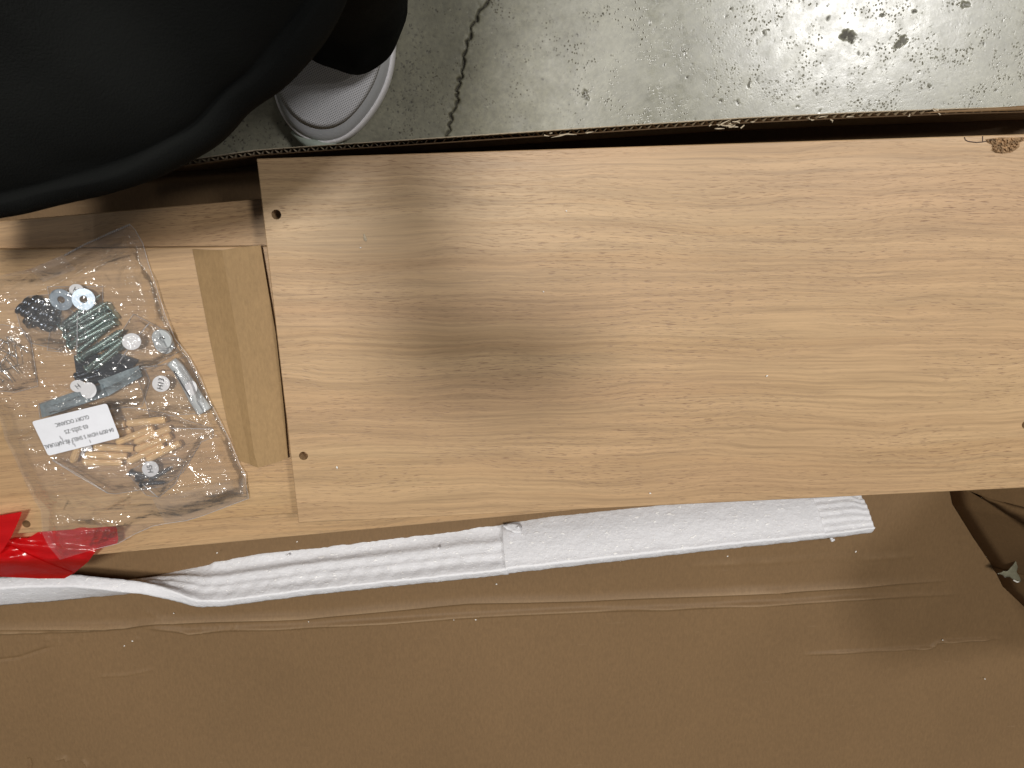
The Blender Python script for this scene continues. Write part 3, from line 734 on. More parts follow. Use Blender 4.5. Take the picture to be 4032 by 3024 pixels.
cams = [(88, 1220, .009, 100), (118, 1196, .008, 115), (122, 1243, .010, 95), (150, 1218, .011, 120), (155, 1262, .009, 118), (180, 1238, .010, 122), (185, 1282, .007, 118), (208, 1258, .008, 115), (150, 1188, .006, 110), (180, 1202, .006, 100), (212, 1230, .005, 120), (120, 1268, .005, 95)]
for x, y, z, r in cams:
    o = link('cam_lock', cm, M['dark_metal'], None, True); o.location = at(x, y, ZM + z); o.rotation_euler = (rad(random.uniform(60, 100)), rad(random.uniform(-25, 25)), rad(r + random.uniform(-60, -40)))
    tag(o, 'small dark shiny cam lock nut in the pile left of the washers', 'cam lock', 'dark cam lock nuts in the bag')

# screws
def screw_mesh(L, r, head, pitch=.0026, smoothpart=.25):
    n = int(L / pitch * 8); V = []; Fs = []; seg = 12
    for i in range(n + 1):
        x = L * i / n; f = i / n
        for k in range(seg):
            a = 2 * math.pi * k / seg
            ph = (x / pitch - k / seg) % 1.0; ri = r * (1 - .38 * (0.5 + .5 * math.cos(2 * math.pi * ph))) if f > smoothpart else r * .92
            if f > .9: ri *= max(.1, (1 - f) / .1)
            V.append((x, ri * math.cos(a), ri * math.sin(a)))
    for i in range(n):
        for k in range(seg): k2 = (k + 1) % seg; Fs.append((i * seg + k, i * seg + k2, (i + 1) * seg + k2, (i + 1) * seg + k))
    b0 = len(V); pr = [(0, r), (-.0004, head), (-.0016, head), (-.0022, head * .6), (-.0022, head * .35), (-.0012, .0001)]
    for x, rr in pr:
        for k in range(seg): a = 2 * math.pi * k / seg; V.append((x, rr * math.cos(a), rr * math.sin(a)))
    for j in range(len(pr) - 1):
        for k in range(seg): k2 = (k + 1) % seg; Fs.append((b0 + j * seg + k, b0 + j * seg + k2, b0 + (j + 1) * seg + k2, b0 + (j + 1) * seg + k))
    me = mesh(V, Fs); bm = bmesh.new(); bm.from_mesh(me); bmesh.ops.recalc_face_normals(bm, faces=bm.faces); bm.to_mesh(me); bm.free(); return me
scm = screw_mesh(.046, .0031, .0047)
def place_axis(o, a, b):
    o.location = a; o.rotation_euler = (b - a).normalized().to_track_quat('X', 'Z').to_euler()
scr = []
for i in range(11):
    off = (i - 5) * 23; lay = i % 2
    cx, cy_ = 372 + off * .50 + random.uniform(-14, 14), 1312 + off * .80
    ang = rad(33 + random.uniform(-7, 7)); s = random.choice([1, 1, -1])
    dx, dy = math.cos(ang) * 100 * s, -math.sin(ang) * 100 * s
    scr.append((cx - dx, cy_ - dy, cx + dx, cy_ + dy, .0045 + lay * .0045))
for x1, y1, x2, y2, z in scr:
    o = link('confirmat_screw', scm, M['zinc_green'], None, True); place_axis(o, at(x1, y1, ZM + z), at(x2, y2, ZM + z + random.uniform(-.001, .001)))
    tag(o, 'long greenish zinc screw in the bundle under the washers inside the bag', 'screw', 'bundle of long zinc screws in the bag')
sc2 = screw_mesh(.022, .0022, .0036, .0018, .1)
for (x1, y1, x2, y2) in ((305, 1480, 388, 1455), (312, 1496, 395, 1474), (520, 1862, 600, 1880), (545, 1885, 640, 1860), (600, 1885, 690, 1830), (560, 1905, 640, 1900)):
    o = link('short_screw', sc2, M['zinc'] if y1 < 1600 else M['dark_metal'], None, True); place_axis(o, at(x1, y1, ZM + .004), at(x2, y2, ZM + .004))
    tag(o, {1480: 'upper short bluish screw just below the screw bundle', 1496: 'lower short bluish screw just below the screw bundle', 1862: 'leftmost short dark screw, half under the round sticker below the dowels', 1885: 'short dark screw crossing the others below the dowels'}.get(y1 if x1 < 600 else 0, 'rightmost short dark screw below the dowels') if y1 != 1905 else 'lowest short dark screw at the bottom of the small bag', 'screw', 'short bluish screws' if y1 < 1600 else 'short dark screws')

# nails
def nail_mesh():
    a = tube([(0, 0, 0), (.0165, 0, 0), (.0185, 0, 0)], [.0005, .0005, .00008], 8); b = tube([(-.0006, 0, 0), (0, 0, 0)], [.0014, .0014], 12); return join([a, b])
nm = nail_mesh()
for x1, y1, x2, y2 in ((42, 1338, 110, 1388), (30, 1328, 42, 1408), (34, 1390, 4, 1428), (0, 1440, 34, 1484), (14, 1345, -30, 1400), (58, 1360, 70, 1430), (20, 1410, 62, 1455), (-10, 1370, 50, 1400), (8, 1460, 60, 1440), (30, 1350, -20, 1330), (-20, 1430, 20, 1470), (12, 1500, -40, 1460)):
    o = link('nail', nm, M['nail'], None, True); place_axis(o, at(x1, y1, ZM + random.uniform(.003, .009)), at(x2, y2, ZM + random.uniform(.003, .008)))
    tag(o, 'thin bright steel nail among those at the left end of the bag', 'nail', 'loose nails in the bag')

# brackets: flat bars with a bent lip
def bar(poly, z, th, step=14): return sheet(poly, lambda x, y, d: ZM + z + .0008 * nz(x, y, .02), step, th)
for poly, z, lab, m_ in (([(155, 1592), (270, 1552), (400, 1515), (420, 1560), (300, 1600), (165, 1645)], .009, 'blue grey metal bracket just above the white printed label', M['bracket']),
                     ([(385, 1500), (545, 1440), (560, 1482), (425, 1560)], .007, 'grey metal bracket left of the round H13 sticker', M['bracket']),
                     ([(290, 1400), (470, 1392), (545, 1418), (520, 1450), (360, 1520), (300, 1470)], .003, 'dark steel bracket plate beneath the screws in the bag', M['dark_metal'])):
    o = link('metal_bracket', bar(poly, z, .0018), m_, None, False); tag(o, lab, 'bracket', 'metal brackets in the bag'); recenter(o)

# glue tube / plastic channel
tp_ = [(652, 1432), (680, 1462), (716, 1520), (748, 1578), (782, 1628)]
cl_ = densify(tp_, 12, False); P = np.zeros((len(cl_), 15, 3))
for i, (x, y) in enumerate(cl_):
    f = i / (len(cl_) - 1); p = at(x + 26, y - 10, ZM + .004)
    q2 = at(cl_[min(i + 1, len(cl_) - 1)][0], cl_[min(i + 1, len(cl_) - 1)][1], .14) - at(cl_[max(i - 1, 0)][0], cl_[max(i - 1, 0)][1], .14)
    nn = Vector((-q2.y, q2.x, 0)).normalized(); w = .0072 * (.75 + .3 * f)
    for j in range(15):
        a = math.pi * j / 14; zz = .0065 * math.sin(a) - (.0022 if j in (10, 11) and .12 < f < .75 else 0)
        v = p + nn * (-w * math.cos(a)) + Vector((0, 0, zz)); P[i, j] = v[:]
me = grid_mesh(P); bm = bmesh.new(); bm.from_mesh(me); bmesh.ops.recalc_face_normals(bm, faces=bm.faces); bmesh.ops.solidify(bm, geom=bm.faces[:], thickness=.0008); bm.to_mesh(me); bm.free()
GT = root('plastic_channel', at(716, 1520, ZM), 'bent grey plastic channel with a dark slot right of the H13 sticker', 'plastic channel')
child('channel_body', me, M['plastic'], GT)
child('slot', tube([at(684, 1460, ZM + .0112), at(712, 1508, ZM + .0116), at(748, 1564, ZM + .0116)], .0005, 6), M['ink'], GT)

# dowels
def dowel_mesh(L=.0345, r=.0034):
    seg = 24; prof = [(0, .0001), (0, r * .72), (.0016, r), (L - .0016, r), (L, r * .72), (L, .0001)]; V = []; Fs = []
    for x, rr in prof:
        for k in range(seg):
            a = 2 * math.pi * k / seg; q_ = rr * (1 - (.07 if k % 2 else 0)); V.append((x, q_ * math.cos(a), q_ * math.sin(a)))
    for i in range(len(prof) - 1):
        for k in range(seg): k2 = (k + 1) % seg; Fs.append((i * seg + k, i * seg + k2, (i + 1) * seg + k2, (i + 1) * seg + k))
    me = mesh(V, Fs); bm = bmesh.new(); bm.from_mesh(me); bmesh.ops.recalc_face_normals(bm, faces=bm.faces); bm.to_mesh(me); bm.free(); return me
dwm = dowel_mesh()
dz = [(1475, 430, 2040, 378, .008, 'topmost wooden dowel, lying almost level beside the label'),
      (900, 470, 1455, 440, .0045, 'wooden dowel with only its right tip showing beside the label, below the topmost'),
      (1010, 640, 1545, 530, .004, 'wooden dowel whose short end sticks out at the right edge of the label'),
      (1330, 705, 1865, 500, .0085, 'slanting wooden dowel just right of the label corner'),
      (1595, 700, 2110, 500, .0075, 'upper of the two long parallel dowels at the right of the pile'),
      (1605, 812, 2115, 612, .0075, 'lower of the two long parallel dowels at the right of the pile'),
      (1000, 775, 1575, 800, .008, 'level wooden dowel touching the lower edge of the label'),
      (880, 882, 1485, 905, .0075, 'second level dowel below the label, between two others'),
      (845, 990, 1415, 1000, .005, 'lowest level dowel under the label, the bottom one of its row'),
      (690, 990, 840, 560, .006, 'steep wooden dowel poking down from under the label'),
      (1495, 985, 2010, 745, .008, 'slanting wooden dowel in the lower middle of the pile'),
      (1770, 955, 2250, 715, .0075, 'reddish rightmost and lowest slanting dowel of the pile')]
dw0 = None
for x1, y1, x2, y2, z, lab in dz:
    a = at(100 + x1 / 3.687, 1550 + y1 / 3.687, ZM + z); b = at(100 + x2 / 3.687, 1550 + y2 / 3.687, ZM + z + random.uniform(-.0008, .0008))
    o = link('wooden_dowel', dwm, M['dowel'], None, False); place_axis(o, a, b); tag(o, lab, 'dowel', 'wooden dowels in the bag')
    o.rotation_euler.rotate_axis('X', random.uniform(0, 3))
    o.scale.x = min(1.12, (b - a).length / .0345)

# ------------------------------------------------------------------ small zip bags
def zbag(poly, z, seam, lab, sticker=None, step=13, amp=.0012):
    c = (sum(p[0] for p in poly) / len(poly), sum(p[1] for p in poly) / len(poly))
    R_ = root('zip_bag', at(*c, ZM), lab, 'zip bag'); k = random.uniform(0, 50)
    me = sheet(poly, lambda x, y, d: ZM + .0012 + (z) * sm(0, 45, d) + amp * abs(nz(x, y, .022, k)) * 2 + amp * nz(x, y, .06, k + 3) * sm(0, 20, d), step)
    child('bag_film', me, M['film_small'], R_)
    rim = densify(poly + [poly[0]], 20, False)
    child('bag_edge', tube([at(x, y, ZM + .0016) for x, y in rim], .00022, 5), M['seam'], R_)
    for s in seam:
        child('zip_seam', tube([at(x, y, ZM + z + .0022) for x, y in densify(s, 25, False)], .00045, 6), M['seam'], R_)
    return R_
def disc(x, y, rx, ry, z, tilt=(0, 0), n=28):
    V = []; ce = at(x, y, ZM + z)
    ring_ = [at(x + rx * math.cos(2 * math.pi * k / n), y + ry * math.sin(2 * math.pi * k / n), ZM + z) for k in range(n)]
    for p in ring_: p.z += (p.x - ce.x) * tilt[0] + (p.y - ce.y) * tilt[1]
    V = [ce] + ring_ + [p - Vector((0, 0, .0002)) for p in ring_]
    Fs = [(0, 1 + (k + 1) % n, 1 + k) for k in range(n)] + [(1 + k, 1 + (k + 1) % n, 1 + n + (k + 1) % n, 1 + n + k) for k in range(n)]
    me = mesh(V, Fs); bm = bmesh.new(); bm.from_mesh(me); bmesh.ops.recalc_face_normals(bm, faces=bm.faces); bm.to_mesh(me); bm.free(); return me
def sticker(R_, x, y, rx, ry, z, txt=None, ang=0, size=.0058, lab=None):
    s = child('round_sticker', disc(x, y, rx, ry, z), M['sticker'], R_, False, lab)
    if txt:
        ex = Vector((math.cos(ang), math.sin(ang), 0)); ey = Vector((-ex.y, ex.x, 0))
        me = text_mesh(txt, size, at(x, y, ZM + z), ex, ey, .0003, .95, .00008); me.transform(Matrix.Translation(-world_loc(R_)))
        child('printed_code', me, M['ink'], s) if False else link('printed_code', me, M['ink'], s, False)
    return s
b1 = zbag([(186, 1128), (405, 1128), (404, 1215), (372, 1398), (300, 1392), (185, 1380), (205, 1240)], .010, [[(306, 1228), (302, 1392)]], 'small zip bag over the two washers with an upright seam')
sticker(b1, 300, 1140, 28, 22, .0078, 'H', 2.6, .006)
b2 = zbag([(525, 1236), (600, 1275), (640, 1300), (705, 1385), (600, 1445), (520, 1458), (425, 1412), (470, 1320)], .011, [[(588, 1272), (520, 1350), (465, 1432)]], 'small zip bag with a blank white sticker across its slanting seam')
sticker(b2, 518, 1345, 38, 33, .0142, lab='blank white round sticker on the slanting seam')
b3 = zbag([(530, 1462), (600, 1450), (735, 1402), (770, 1470), (825, 1625), (590, 1642), (560, 1540)], .009, [[(530, 1463), (560, 1445), (620, 1440)]], 'small zip bag with the H13 sticker and the plastic channel')
sticker(b3, 634, 1511, 35, 32, .0128, 'H13', rad(74), .0068, 'white round sticker printed H13')
sticker(b3, 752, 1528, 24, 30, .0105, lab='blank sticker at the right bag edge')
b4 = zbag([(206, 1808), (330, 1640), (480, 1600), (640, 1625), (838, 1688), (838, 1722), (792, 1740), (720, 1860), (640, 1915), (455, 1945), (425, 1942), (330, 1880)], .010, [[(670, 1686), (740, 1687), (836, 1690)], [(206, 1812), (310, 1875), (425, 1942)]], 'zip bag holding the wooden dowels')
sticker(b4, 335, 1772, 30, 26, .003, '10', rad(200), .006)
b5 = zbag([(500, 1862), (590, 1808), (700, 1800), (730, 1820), (690, 1905), (625, 1958), (575, 1950)], .008, [[(560, 1905), (620, 1956)]], 'small zip bag of dark screws below the dowels')
sticker(b5, 592, 1846, 33, 31, .0100, 'H5', rad(95), .0068, 'round sticker below the dowels, seen through film')
b6 = zbag([(150, 1590), (300, 1540), (430, 1500), (560, 1430), (590, 1500), (560, 1600), (430, 1610), (250, 1640), (160, 1665)], .013, [], 'crinkled zip bag over the metal brackets above the label')
sticker(b6, 348, 1537, 32, 32, .0160, lab='blank white round sticker above the brackets')
sticker(b6, 306, 1520, 30, 24, .0130, 'H', rad(215), .006)
b7 = zbag([(-120, 1290), (10, 1278), (80, 1290), (120, 1330), (150, 1520), (60, 1545), (-120, 1530)], .009, [], 'small zip bag of nails at the left end')
b8 = zbag([(60, 1215), (110, 1165), (190, 1160), (290, 1230), (290, 1330), (240, 1380), (120, 1350), (80, 1290)], .014, [], 'small zip bag bulging over the dark cam locks')

# ------------------------------------------------------------------ big clear bag
outl = [(-260, 1240), (-120, 1160), (0, 1085), (120, 1058), (250, 1002), (330, 960), (420, 920), (510, 882), (532, 905), (562, 958), (585, 1040), (615, 1130), (650, 1240), (690, 1335), (742, 1402), (790, 1490), (822, 1572), (870, 1665), (905, 1735), (945, 1832), (967, 1868), (968, 1905), (980, 1962), (905, 1990),
        (800, 2030), (735, 2050), (650, 2062), (600, 2072), (530, 2103), (465, 2140), (375, 2162), (300, 2185), (236, 2204), (190, 2150), (166, 2100), (160, 2010), (128, 1960), (95, 1890), (60, 1810), (20, 1730), (0, 1650), (-80, 1600), (-260, 1580)]
creases = []
def cr(pts, amp, w): creases.append((pts, amp, w))
cr([(562, 960), (500, 990), (370, 1035), (240, 1110), (150, 1150), (60, 1230)], .0032, 9)
cr([(566, 975), (590, 1060), (625, 1190), (668, 1300), (700, 1370)], .0028, 7)
cr([(520, 1035), (490, 1060), (488, 1095), (498, 1130)], .0030, 9); cr([(540, 1020), (525, 1060), (500, 1090)], .002, 8)
cr([(540, 1235), (600, 1262), (655, 1310), (700, 1385)], .0030, 8)
cr([(700, 1395), (640, 1410), (560, 1450), (470, 1500)], .0028, 8); cr([(470, 1590), (400, 1580), (330, 1600)], .0025, 7)
cr([(530, 1640), (600, 1620), (700, 1600), (760, 1590)], .0012, 5); cr([(720, 1620), (745, 1660), (755, 1690)], .0026, 7); cr([(690, 1600), (740, 1620), (750, 1640)], .0025, 8)
cr([(800, 1600), (790, 1560), (820, 1640), (850, 1690), (890, 1720)], .002, 6)
cr([(810, 1640), (850, 1710), (880, 1740)], .0022, 7); cr([(780, 1660), (730, 1680), (700, 1640)], .002, 7)
cr([(40, 1740), (90, 1710), (130, 1690)], .003, 8); cr([(100, 1890), (140, 1980), (165, 2010)], .0025, 7)
cr([(215, 2080), (215, 2030), (230, 1980), (225, 1930)], .0022, 8); cr([(235, 2120), (330, 2100), (480, 2070)], .0022, 6)
cr([(365, 2035), (368, 2090), (372, 2150)], .0026, 5); cr([(365, 2035), (430, 1990), (530, 1935)], .0022, 6); cr([(370, 2040), (420, 2080), (465, 2120)], .0022, 6)
cr([(185, 2055), (240, 2038), (270, 2055)], .0022, 7)
for k in range(6): cr([(620 + k * 7, 1990 - k * 13), (700, 1966 - k * 12), (960, 1880 - k * 6)], .0013, 3.5)
cr([(800, 1945), (830, 1955), (905, 1930)], .0034, 10); cr([(790, 1835), (820, 1815), (860, 1822)], .0026, 10); cr([(820, 1790), (870, 1760)], .0015, 9)
cr([(965, 1870), (955, 1930), (960, 1960)], .0022, 6)
for k in range(7): cr([(0, 1330 + k * 13), (40, 1300 + k * 14), (90, 1290 + k * 9)], .0011, 4)
for k in range(38):
    x = random.uniform(0, 820); y = random.uniform(1050, 1950); a = random.uniform(0, 3.14); l = random.uniform(18, 60)
    cr([(x, y), (x + l * .5 * math.cos(a) + random.uniform(-8, 8), y + l * .5 * math.sin(a) + random.uniform(-8, 8)), (x + l * math.cos(a), y + l * math.sin(a))], random.uniform(.0006, .0020), random.uniform(3.5, 7))
def bag_mesh(poly, base, bulge, step, creases, seed, edge=60):
    me = sheet([(x, y) for x, y in poly], lambda x, y, d: 0.0, step)     # flat, in plane z=0 first
    # redo with heights, vectorised over creases
    return me
def sheet_v(poly, zfv, step, wob=0):
    o = densify(poly, step)
    if wob: o = [(x + random.gauss(0, wob), y + random.gauss(0, wob)) for x, y in o]
    xs = [p[0] for p in o]; ys = [p[1] for p in o]; pts = list(o); n0 = len(o)
    X, Y = np.meshgrid(np.arange(min(xs), max(xs), step), np.arange(min(ys), max(ys), step * .87)); X[1::2] += step / 2
    X = X + rng.uniform(-.2, .2, X.shape) * step; Y = Y + rng.uniform(-.2, .2, Y.shape) * step
    d, _, _ = seg_dist(X, Y, poly + [poly[0]])
    XX = X.ravel(); YY = Y.ravel(); ins = np.zeros(XX.shape, bool)
    for (xi, yi), (xj, yj) in zip(o, o[-1:] + o[:-1]):
        if yi != yj: ins ^= ((yi > YY) != (yj > YY)) & (XX < (xj - xi) * (YY - yi) / (yj - yi) + xi)
    m_ = ins & (d.ravel() > step * .7); pts += list(zip(XX[m_], YY[m_]))
    vs, es, fs, *_ = geometry.delaunay_2d_cdt([Vector(p) for p in pts], [(i, (i + 1) % n0) for i in range(n0)], [], 1, 1e-4)
    A = np.array([tuple(v) for v in vs]); d, _, _ = seg_dist(A[:, 0], A[:, 1], poly + [poly[0]])
    z = zfv(A[:, 0], A[:, 1], d)
    me = mesh([at(x, y, zz) for (x, y), zz in zip(A, z)], [tuple(f) for f in fs])
    bm = bmesh.new(); bm.from_mesh(me)
    if sum(f.normal.z for f in bm.faces) < 0: bmesh.ops.reverse_faces(bm, faces=bm.faces)
    bm.to_mesh(me); bm.free(); return me
def bagz(x, y, d):
    s = np.clip(d / 70, 0, 1); s = s * s * (3 - 2 * s); z = ZM + .003 + .013 * s
    z += np.clip((250 - x) / 250, 0, 1) * .001
    z += .0030 * s * np.array([noise.noise(Vector((a * .011, b * .011, 2))) for a, b in zip(x, y)]) + .0012 * np.array([abs(noise.noise(Vector((a * .035, b * .028, 5)))) for a, b in zip(x, y)])
    # sag to the board where the bag is empty, and to the wide board at its lower lip
    z -= np.clip((1110 - y) / 80, 0, 1) * .008 + np.clip((y - 1930) / 90, 0, 1) * .009 * np.clip((700 - x) / 100, .4, 1)
    z += np.clip(1 - np.abs(x - 320) / 160, 0, 1) * np.clip((y - 2050) / 40, 0, 1) * .016
    for pts, amp, w in creases:
        px_ = [p[0] for p in pts]; py_ = [p[1] for p in pts]; m = (x > min(px_) - 4 * w) & (x < max(px_) + 4 * w) & (y > min(py_) - 4 * w) & (y < max(py_) + 4 * w)
        if m.any():
            dd, pr, sd = seg_dist(x[m], y[m], pts); tap = np.clip(np.minimum(pr, 1 - pr) * 5 + .15, 0, 1)
            z[m] += amp * tap * np.exp(-dd / w) * 1.5
    return np.maximum(z, ZM + .002)
BG = root('hardware_bag', at(450, 1500, ZM), 'large clear plastic bag of furniture hardware lying on the left boards', 'plastic bag')
me = sheet_v(outl, bagz, 4.4, .3)
child('bag_film', me, M['film'], BG)
fl1 = [(120, 1062), (245, 1005), (300, 1060), (170, 1110)]
def bz(x, y): return float(bagz(np.array([float(x)]), np.array([float(y)]), seg_dist(np.array([float(x)]), np.array([float(y)]), outl + [outl[0]])[0])[0])
child('folded_film_flap', sheet(fl1, lambda x, y, d: bz(x, y) + .002, 12), M['film'], BG)
child('folded_film_flap', sheet([(600, 1965), (960, 1880), (980, 1962), (735, 2050), (650, 2060)], lambda x, y, d: bz(x, y) + .0025 + .001 * abs(nz(x, y, .04)), 10), M['film'], BG)
rim = densify(outl[6:31], 10, False)
child('sealed_edge', tube([at(x, y, bz(x, y) + .0004) for x, y in rim], .00025, 5), M['seam'], BG)
# serrated seal teeth along the bag's mouth
tt = []
for i, (x, y) in enumerate(densify([(255, 1003), (330, 962), (420, 922), (508, 884)], 7.5, False)):
    z = bz(x, y) + .0015; tt.append(tube([at(x, y + 5, z), at(x + 2.5, y - 3.5, z + .0006)], [.0006, .0002], 5))
child('serrated_teeth', join(tt), M['seam'], BG)

# printed label stuck on the bag
LB = root('printed_label', at(298, 1690, ZM), 'white rectangular label printed 04-0079 HDW 5 SHELF RE-NATURAL, upside down on the bag', 'label')
ZL = ZM + .0205
lq = [at(x, y, ZL) for x, y in ((125, 1660), (420, 1588), (472, 1724), (190, 1795))]     # tl tr br bl in the picture
ex = ((lq[0] - lq[1]) + (lq[3] - lq[2])).normalized(); up_ = ((lq[3] - lq[0]) + (lq[2] - lq[1])).normalized()
def rounded(q4, r, n=6):
    out = []
    for i in range(4):
        a, b, c = q4[i - 1], q4[i], q4[(i + 1) % 4]; u1 = (a - b).normalized() * r; u2 = (c - b).normalized() * r
        for k in range(n + 1):
            t_ = k / n; out.append(b + u1 * (1 - t_) ** 2 + u2 * t_ ** 2)
    return out
rp = rounded(lq, .0024); n = len(rp)
V = rp + [p - Vector((0, 0, .0003)) for p in rp]; Fs = [tuple(range(n))[::-1]] + [(k, (k + 1) % n, n + (k + 1) % n, n + k) for k in range(n)]
me = mesh(V, Fs); bm = bmesh.new(); bm.from_mesh(me); bmesh.ops.recalc_face_normals(bm, faces=bm.faces); bm.to_mesh(me); bm.free()
child('label_paper', me, M['label'], LB, False)
for s_, (x1, y1, x2, y2), sz in (('04-0079 HDW 5 SHELF RE-NATURAL', (447, 1690, 175, 1760), 1), ('03-2025-ZS', (346, 1677, 255, 1701), 1), ('GLORY OCEANIC', (350, 1640, 218, 1674), 1)):
    a = at(x1, y1, ZL); b = at(x2, y2, ZL); u = b - a; e1 = u.normalized(); mid = (a + b) / 2
    me = text_mesh(s_, .0052, mid, e1, up_, .0003); w0 = max((v.co - mid).dot(e1) for v in me.vertices) - min((v.co - mid).dot(e1) for v in me.vertices)
    k_ = u.length / w0
    for v in me.vertices:
        r_ = v.co - mid; al = r_.dot(e1); v.co = v.co + e1 * al * (k_ - 1)
        v.co.z = ZL + .0003
    child('print_line', me, M['ink'], LB, False)
sg = []
for (x, y) in ((235, 1722), (242, 1729), (268, 1745), (284, 1745), (292, 1752), (300, 1698), (352, 1737), (228, 1752)):
    p = at(x, y, ZL + .0002); sg.append(sheet([(x - 2, y - 5), (x + 2, y - 6), (x + 7, y + 6), (x + 3, y + 7)], lambda a, b, d: ZL + .0002, 6))
child('ink_smudge', join(sg), mat_plain('smeared_grey_ink', (.40, .40, .43), .5), LB, False)

# ------------------------------------------------------------------ person
PE = root('person', at(1300, 250, 0), 'person in black clothes and grey mesh trainers crouching over the carton at the upper left', 'person')
# shoe: rows from the ground outline up
so = [(1064, 120), (1068, 240), (1083, 359), (1093, 401), (1116, 463), (1154, 521), (1190, 547), (1216, 560), (1270, 577), (1332, 574), (1386, 548), (1443, 490), (1501, 409), (1540, 328), (1558, 231), (1562, 116), (1556, -80), (1540, -260), (1500, -420), (1400, -520), (1280, -520), (1180, -420), (1110, -200), (1076, 0)]
SO = [at(x, y, .012) for x, y in densify(so, 14)]
for _ in range(6): SO = [(SO[i - 2] + SO[i - 1] + p + SO[(i + 1) % len(SO)] + SO[(i + 2) % len(SO)]) / 5 for i, p in enumerate(SO)]
cz = Vector((at(1300, 200, .012).x, at(1300, 200, .012).y, 0)); ctr = at(1320, 60, .012)
def off_ring(ring_, ins, z, toe=0):
    out = []; n = len(ring_)
    for i, p in enumerate(ring_):
        tg = ring_[(i + 1) % n] - ring_[i - 1]; nn = Vector((-tg.y, tg.x, 0)).normalized()
        if (ctr - p).dot(nn) < 0: nn = -nn
        out.append(Vector((p.x + nn.x * ins, p.y + nn.y * ins, z)))
    return out
def loft(rings, close=True):
    n = len(rings[0]); V = [p for r in rings for p in r]; Fs = []
    for i in range(len(rings) - 1):
        for k in range(n): k2 = (k + 1) % n; Fs.append((i * n + k, i * n + k2, (i + 1) * n + k2, (i + 1) * n + k))
    if close: Fs.append(tuple(range(n))); Fs.append(tuple((len(rings) - 1) * n + k for k in range(n)))
    me = mesh(V, Fs); bm = bmesh.new(); bm.from_mesh(me); bmesh.ops.recalc_face_normals(bm, faces=bm.faces); bm.to_mesh(me); bm.free(); return me
toe = at(1290, 575, .012)
sole = loft([off_ring(SO, .003, .0012), off_ring(SO, .0006, .003), off_ring(SO, 0, .010), off_ring(SO, -.0004, .018), off_ring(SO, .0004, .0245), off_ring(SO, .0022, .026), off_ring(SO, .0036, .025)])
SH = root('shoe', (0, 0, 0), 'x', 'x'); 
for k_ in ('label', 'category'): del SH[k_]
SH.name = 'shoe'; SH.parent = PE; SH.location = at(1300, 300, 0) - PE.location
def up_h(p):                                                # height of the upper above the sole ring: rises from toe to instep
    return min(1, max(0, (p - toe).length / .17))
def upper_ring(ins, base, gain):
    out = []
    for p in off_ring(SO, ins, base):
        s = up_h(p); p = p.copy(); p.z = base + gain * (.010 + .040 * s); out.append(p)
    return out
def shrink(ring_, f, dz):
    c = sum(ring_, Vector()) / len(ring_); c = Vector((c.x, c.y, 0)); out = []
    for p in ring_:
        q_ = Vector((c.x + (p.x - c.x) * f, c.y + (p.y - c.y) * f, 0)); s = up_h(q_); q_.z = .026 + dz * (.35 + 1.0 * s); out.append(q_)
    return out
base_r = off_ring(SO, .0026, .0245)
fs_ = [(1.0, 0), (.992, .005), (.975, .011), (.95, .0165), (.915, .021)]
ov = loft([base_r] + [shrink(base_r, f, d) for f, d in fs_[1:]], False)
gm_r = [shrink(base_r, f, d) for f, d in ((.917, .0209), (.87, .0250), (.76, .0315), (.6, .037), (.45, .042), (.3, .046), (.15, .048), (.03, .049))]
def shc(name, me, mat, sm_=True, lab=None):
    me.transform(Matrix.Translation(-(PE.location + SH.location))); o = link(name, me, mat, SH, sm_)
    return o
shc('sole', sole, M['shoe_sole']); shc('overlay', ov, M['shoe_grey']); shc('mesh_upper', loft(gm_r), M['shoe_mesh'])
tcx = [p for p in densify([(1150, 520), (1190, 549), (1216, 562), (1270, 579), (1334, 577), (1352, 568)], 14, False)]
shc('toe_guard', tube([at(x, y, .015 + .008 * math.sin(i / len(tcx) * 3.14)) for i, (x, y) in enumerate(tcx)], [.0015 + .0042 * math.sin(max(.02, i / (len(tcx) - 1)) * 3.1) for i in range(len(tcx))], 10), M['shoe_toe'])

# trouser leg
def ell(cx, cy_, z, rx, ry, rot=0, n=56, wig=0):
    out = []
    c = at(cx, cy_, z)
    for k in range(n):
        a = 2 * math.pi * k / n; w = 1 + wig * math.sin(a * 5 + z * 40) + wig * .6 * math.sin(a * 9 + 1 - z * 25)
        x = rx * w * math.cos(a); y = ry * w * math.sin(a); out.append(Vector((c.x + x * math.cos(rot) - y * math.sin(rot), c.y + x * math.sin(rot) + y * math.cos(rot), z)))
    return out
trs = loft([ell(1362, 20, .080, .046, .050), ell(1358, 16, .074, .0510, .0565, .35), ell(1353, 10, .080, .0535, .059, .35, wig=.02), ell(1345, -38, .11, .053, .058, .3, wig=.03), ell(1345, -100, .145, .052, .058, .2, wig=.035),
            ell(1320, -220, .20, .056, .062, 0, wig=.03), ell(1290, -420, .28, .064, .068, wig=.03), ell(1130, -800, .36, .070, .075), ell(760, -1500, .46, .078, .082)], True)
child('trouser_leg', trs, M['black'], PE)

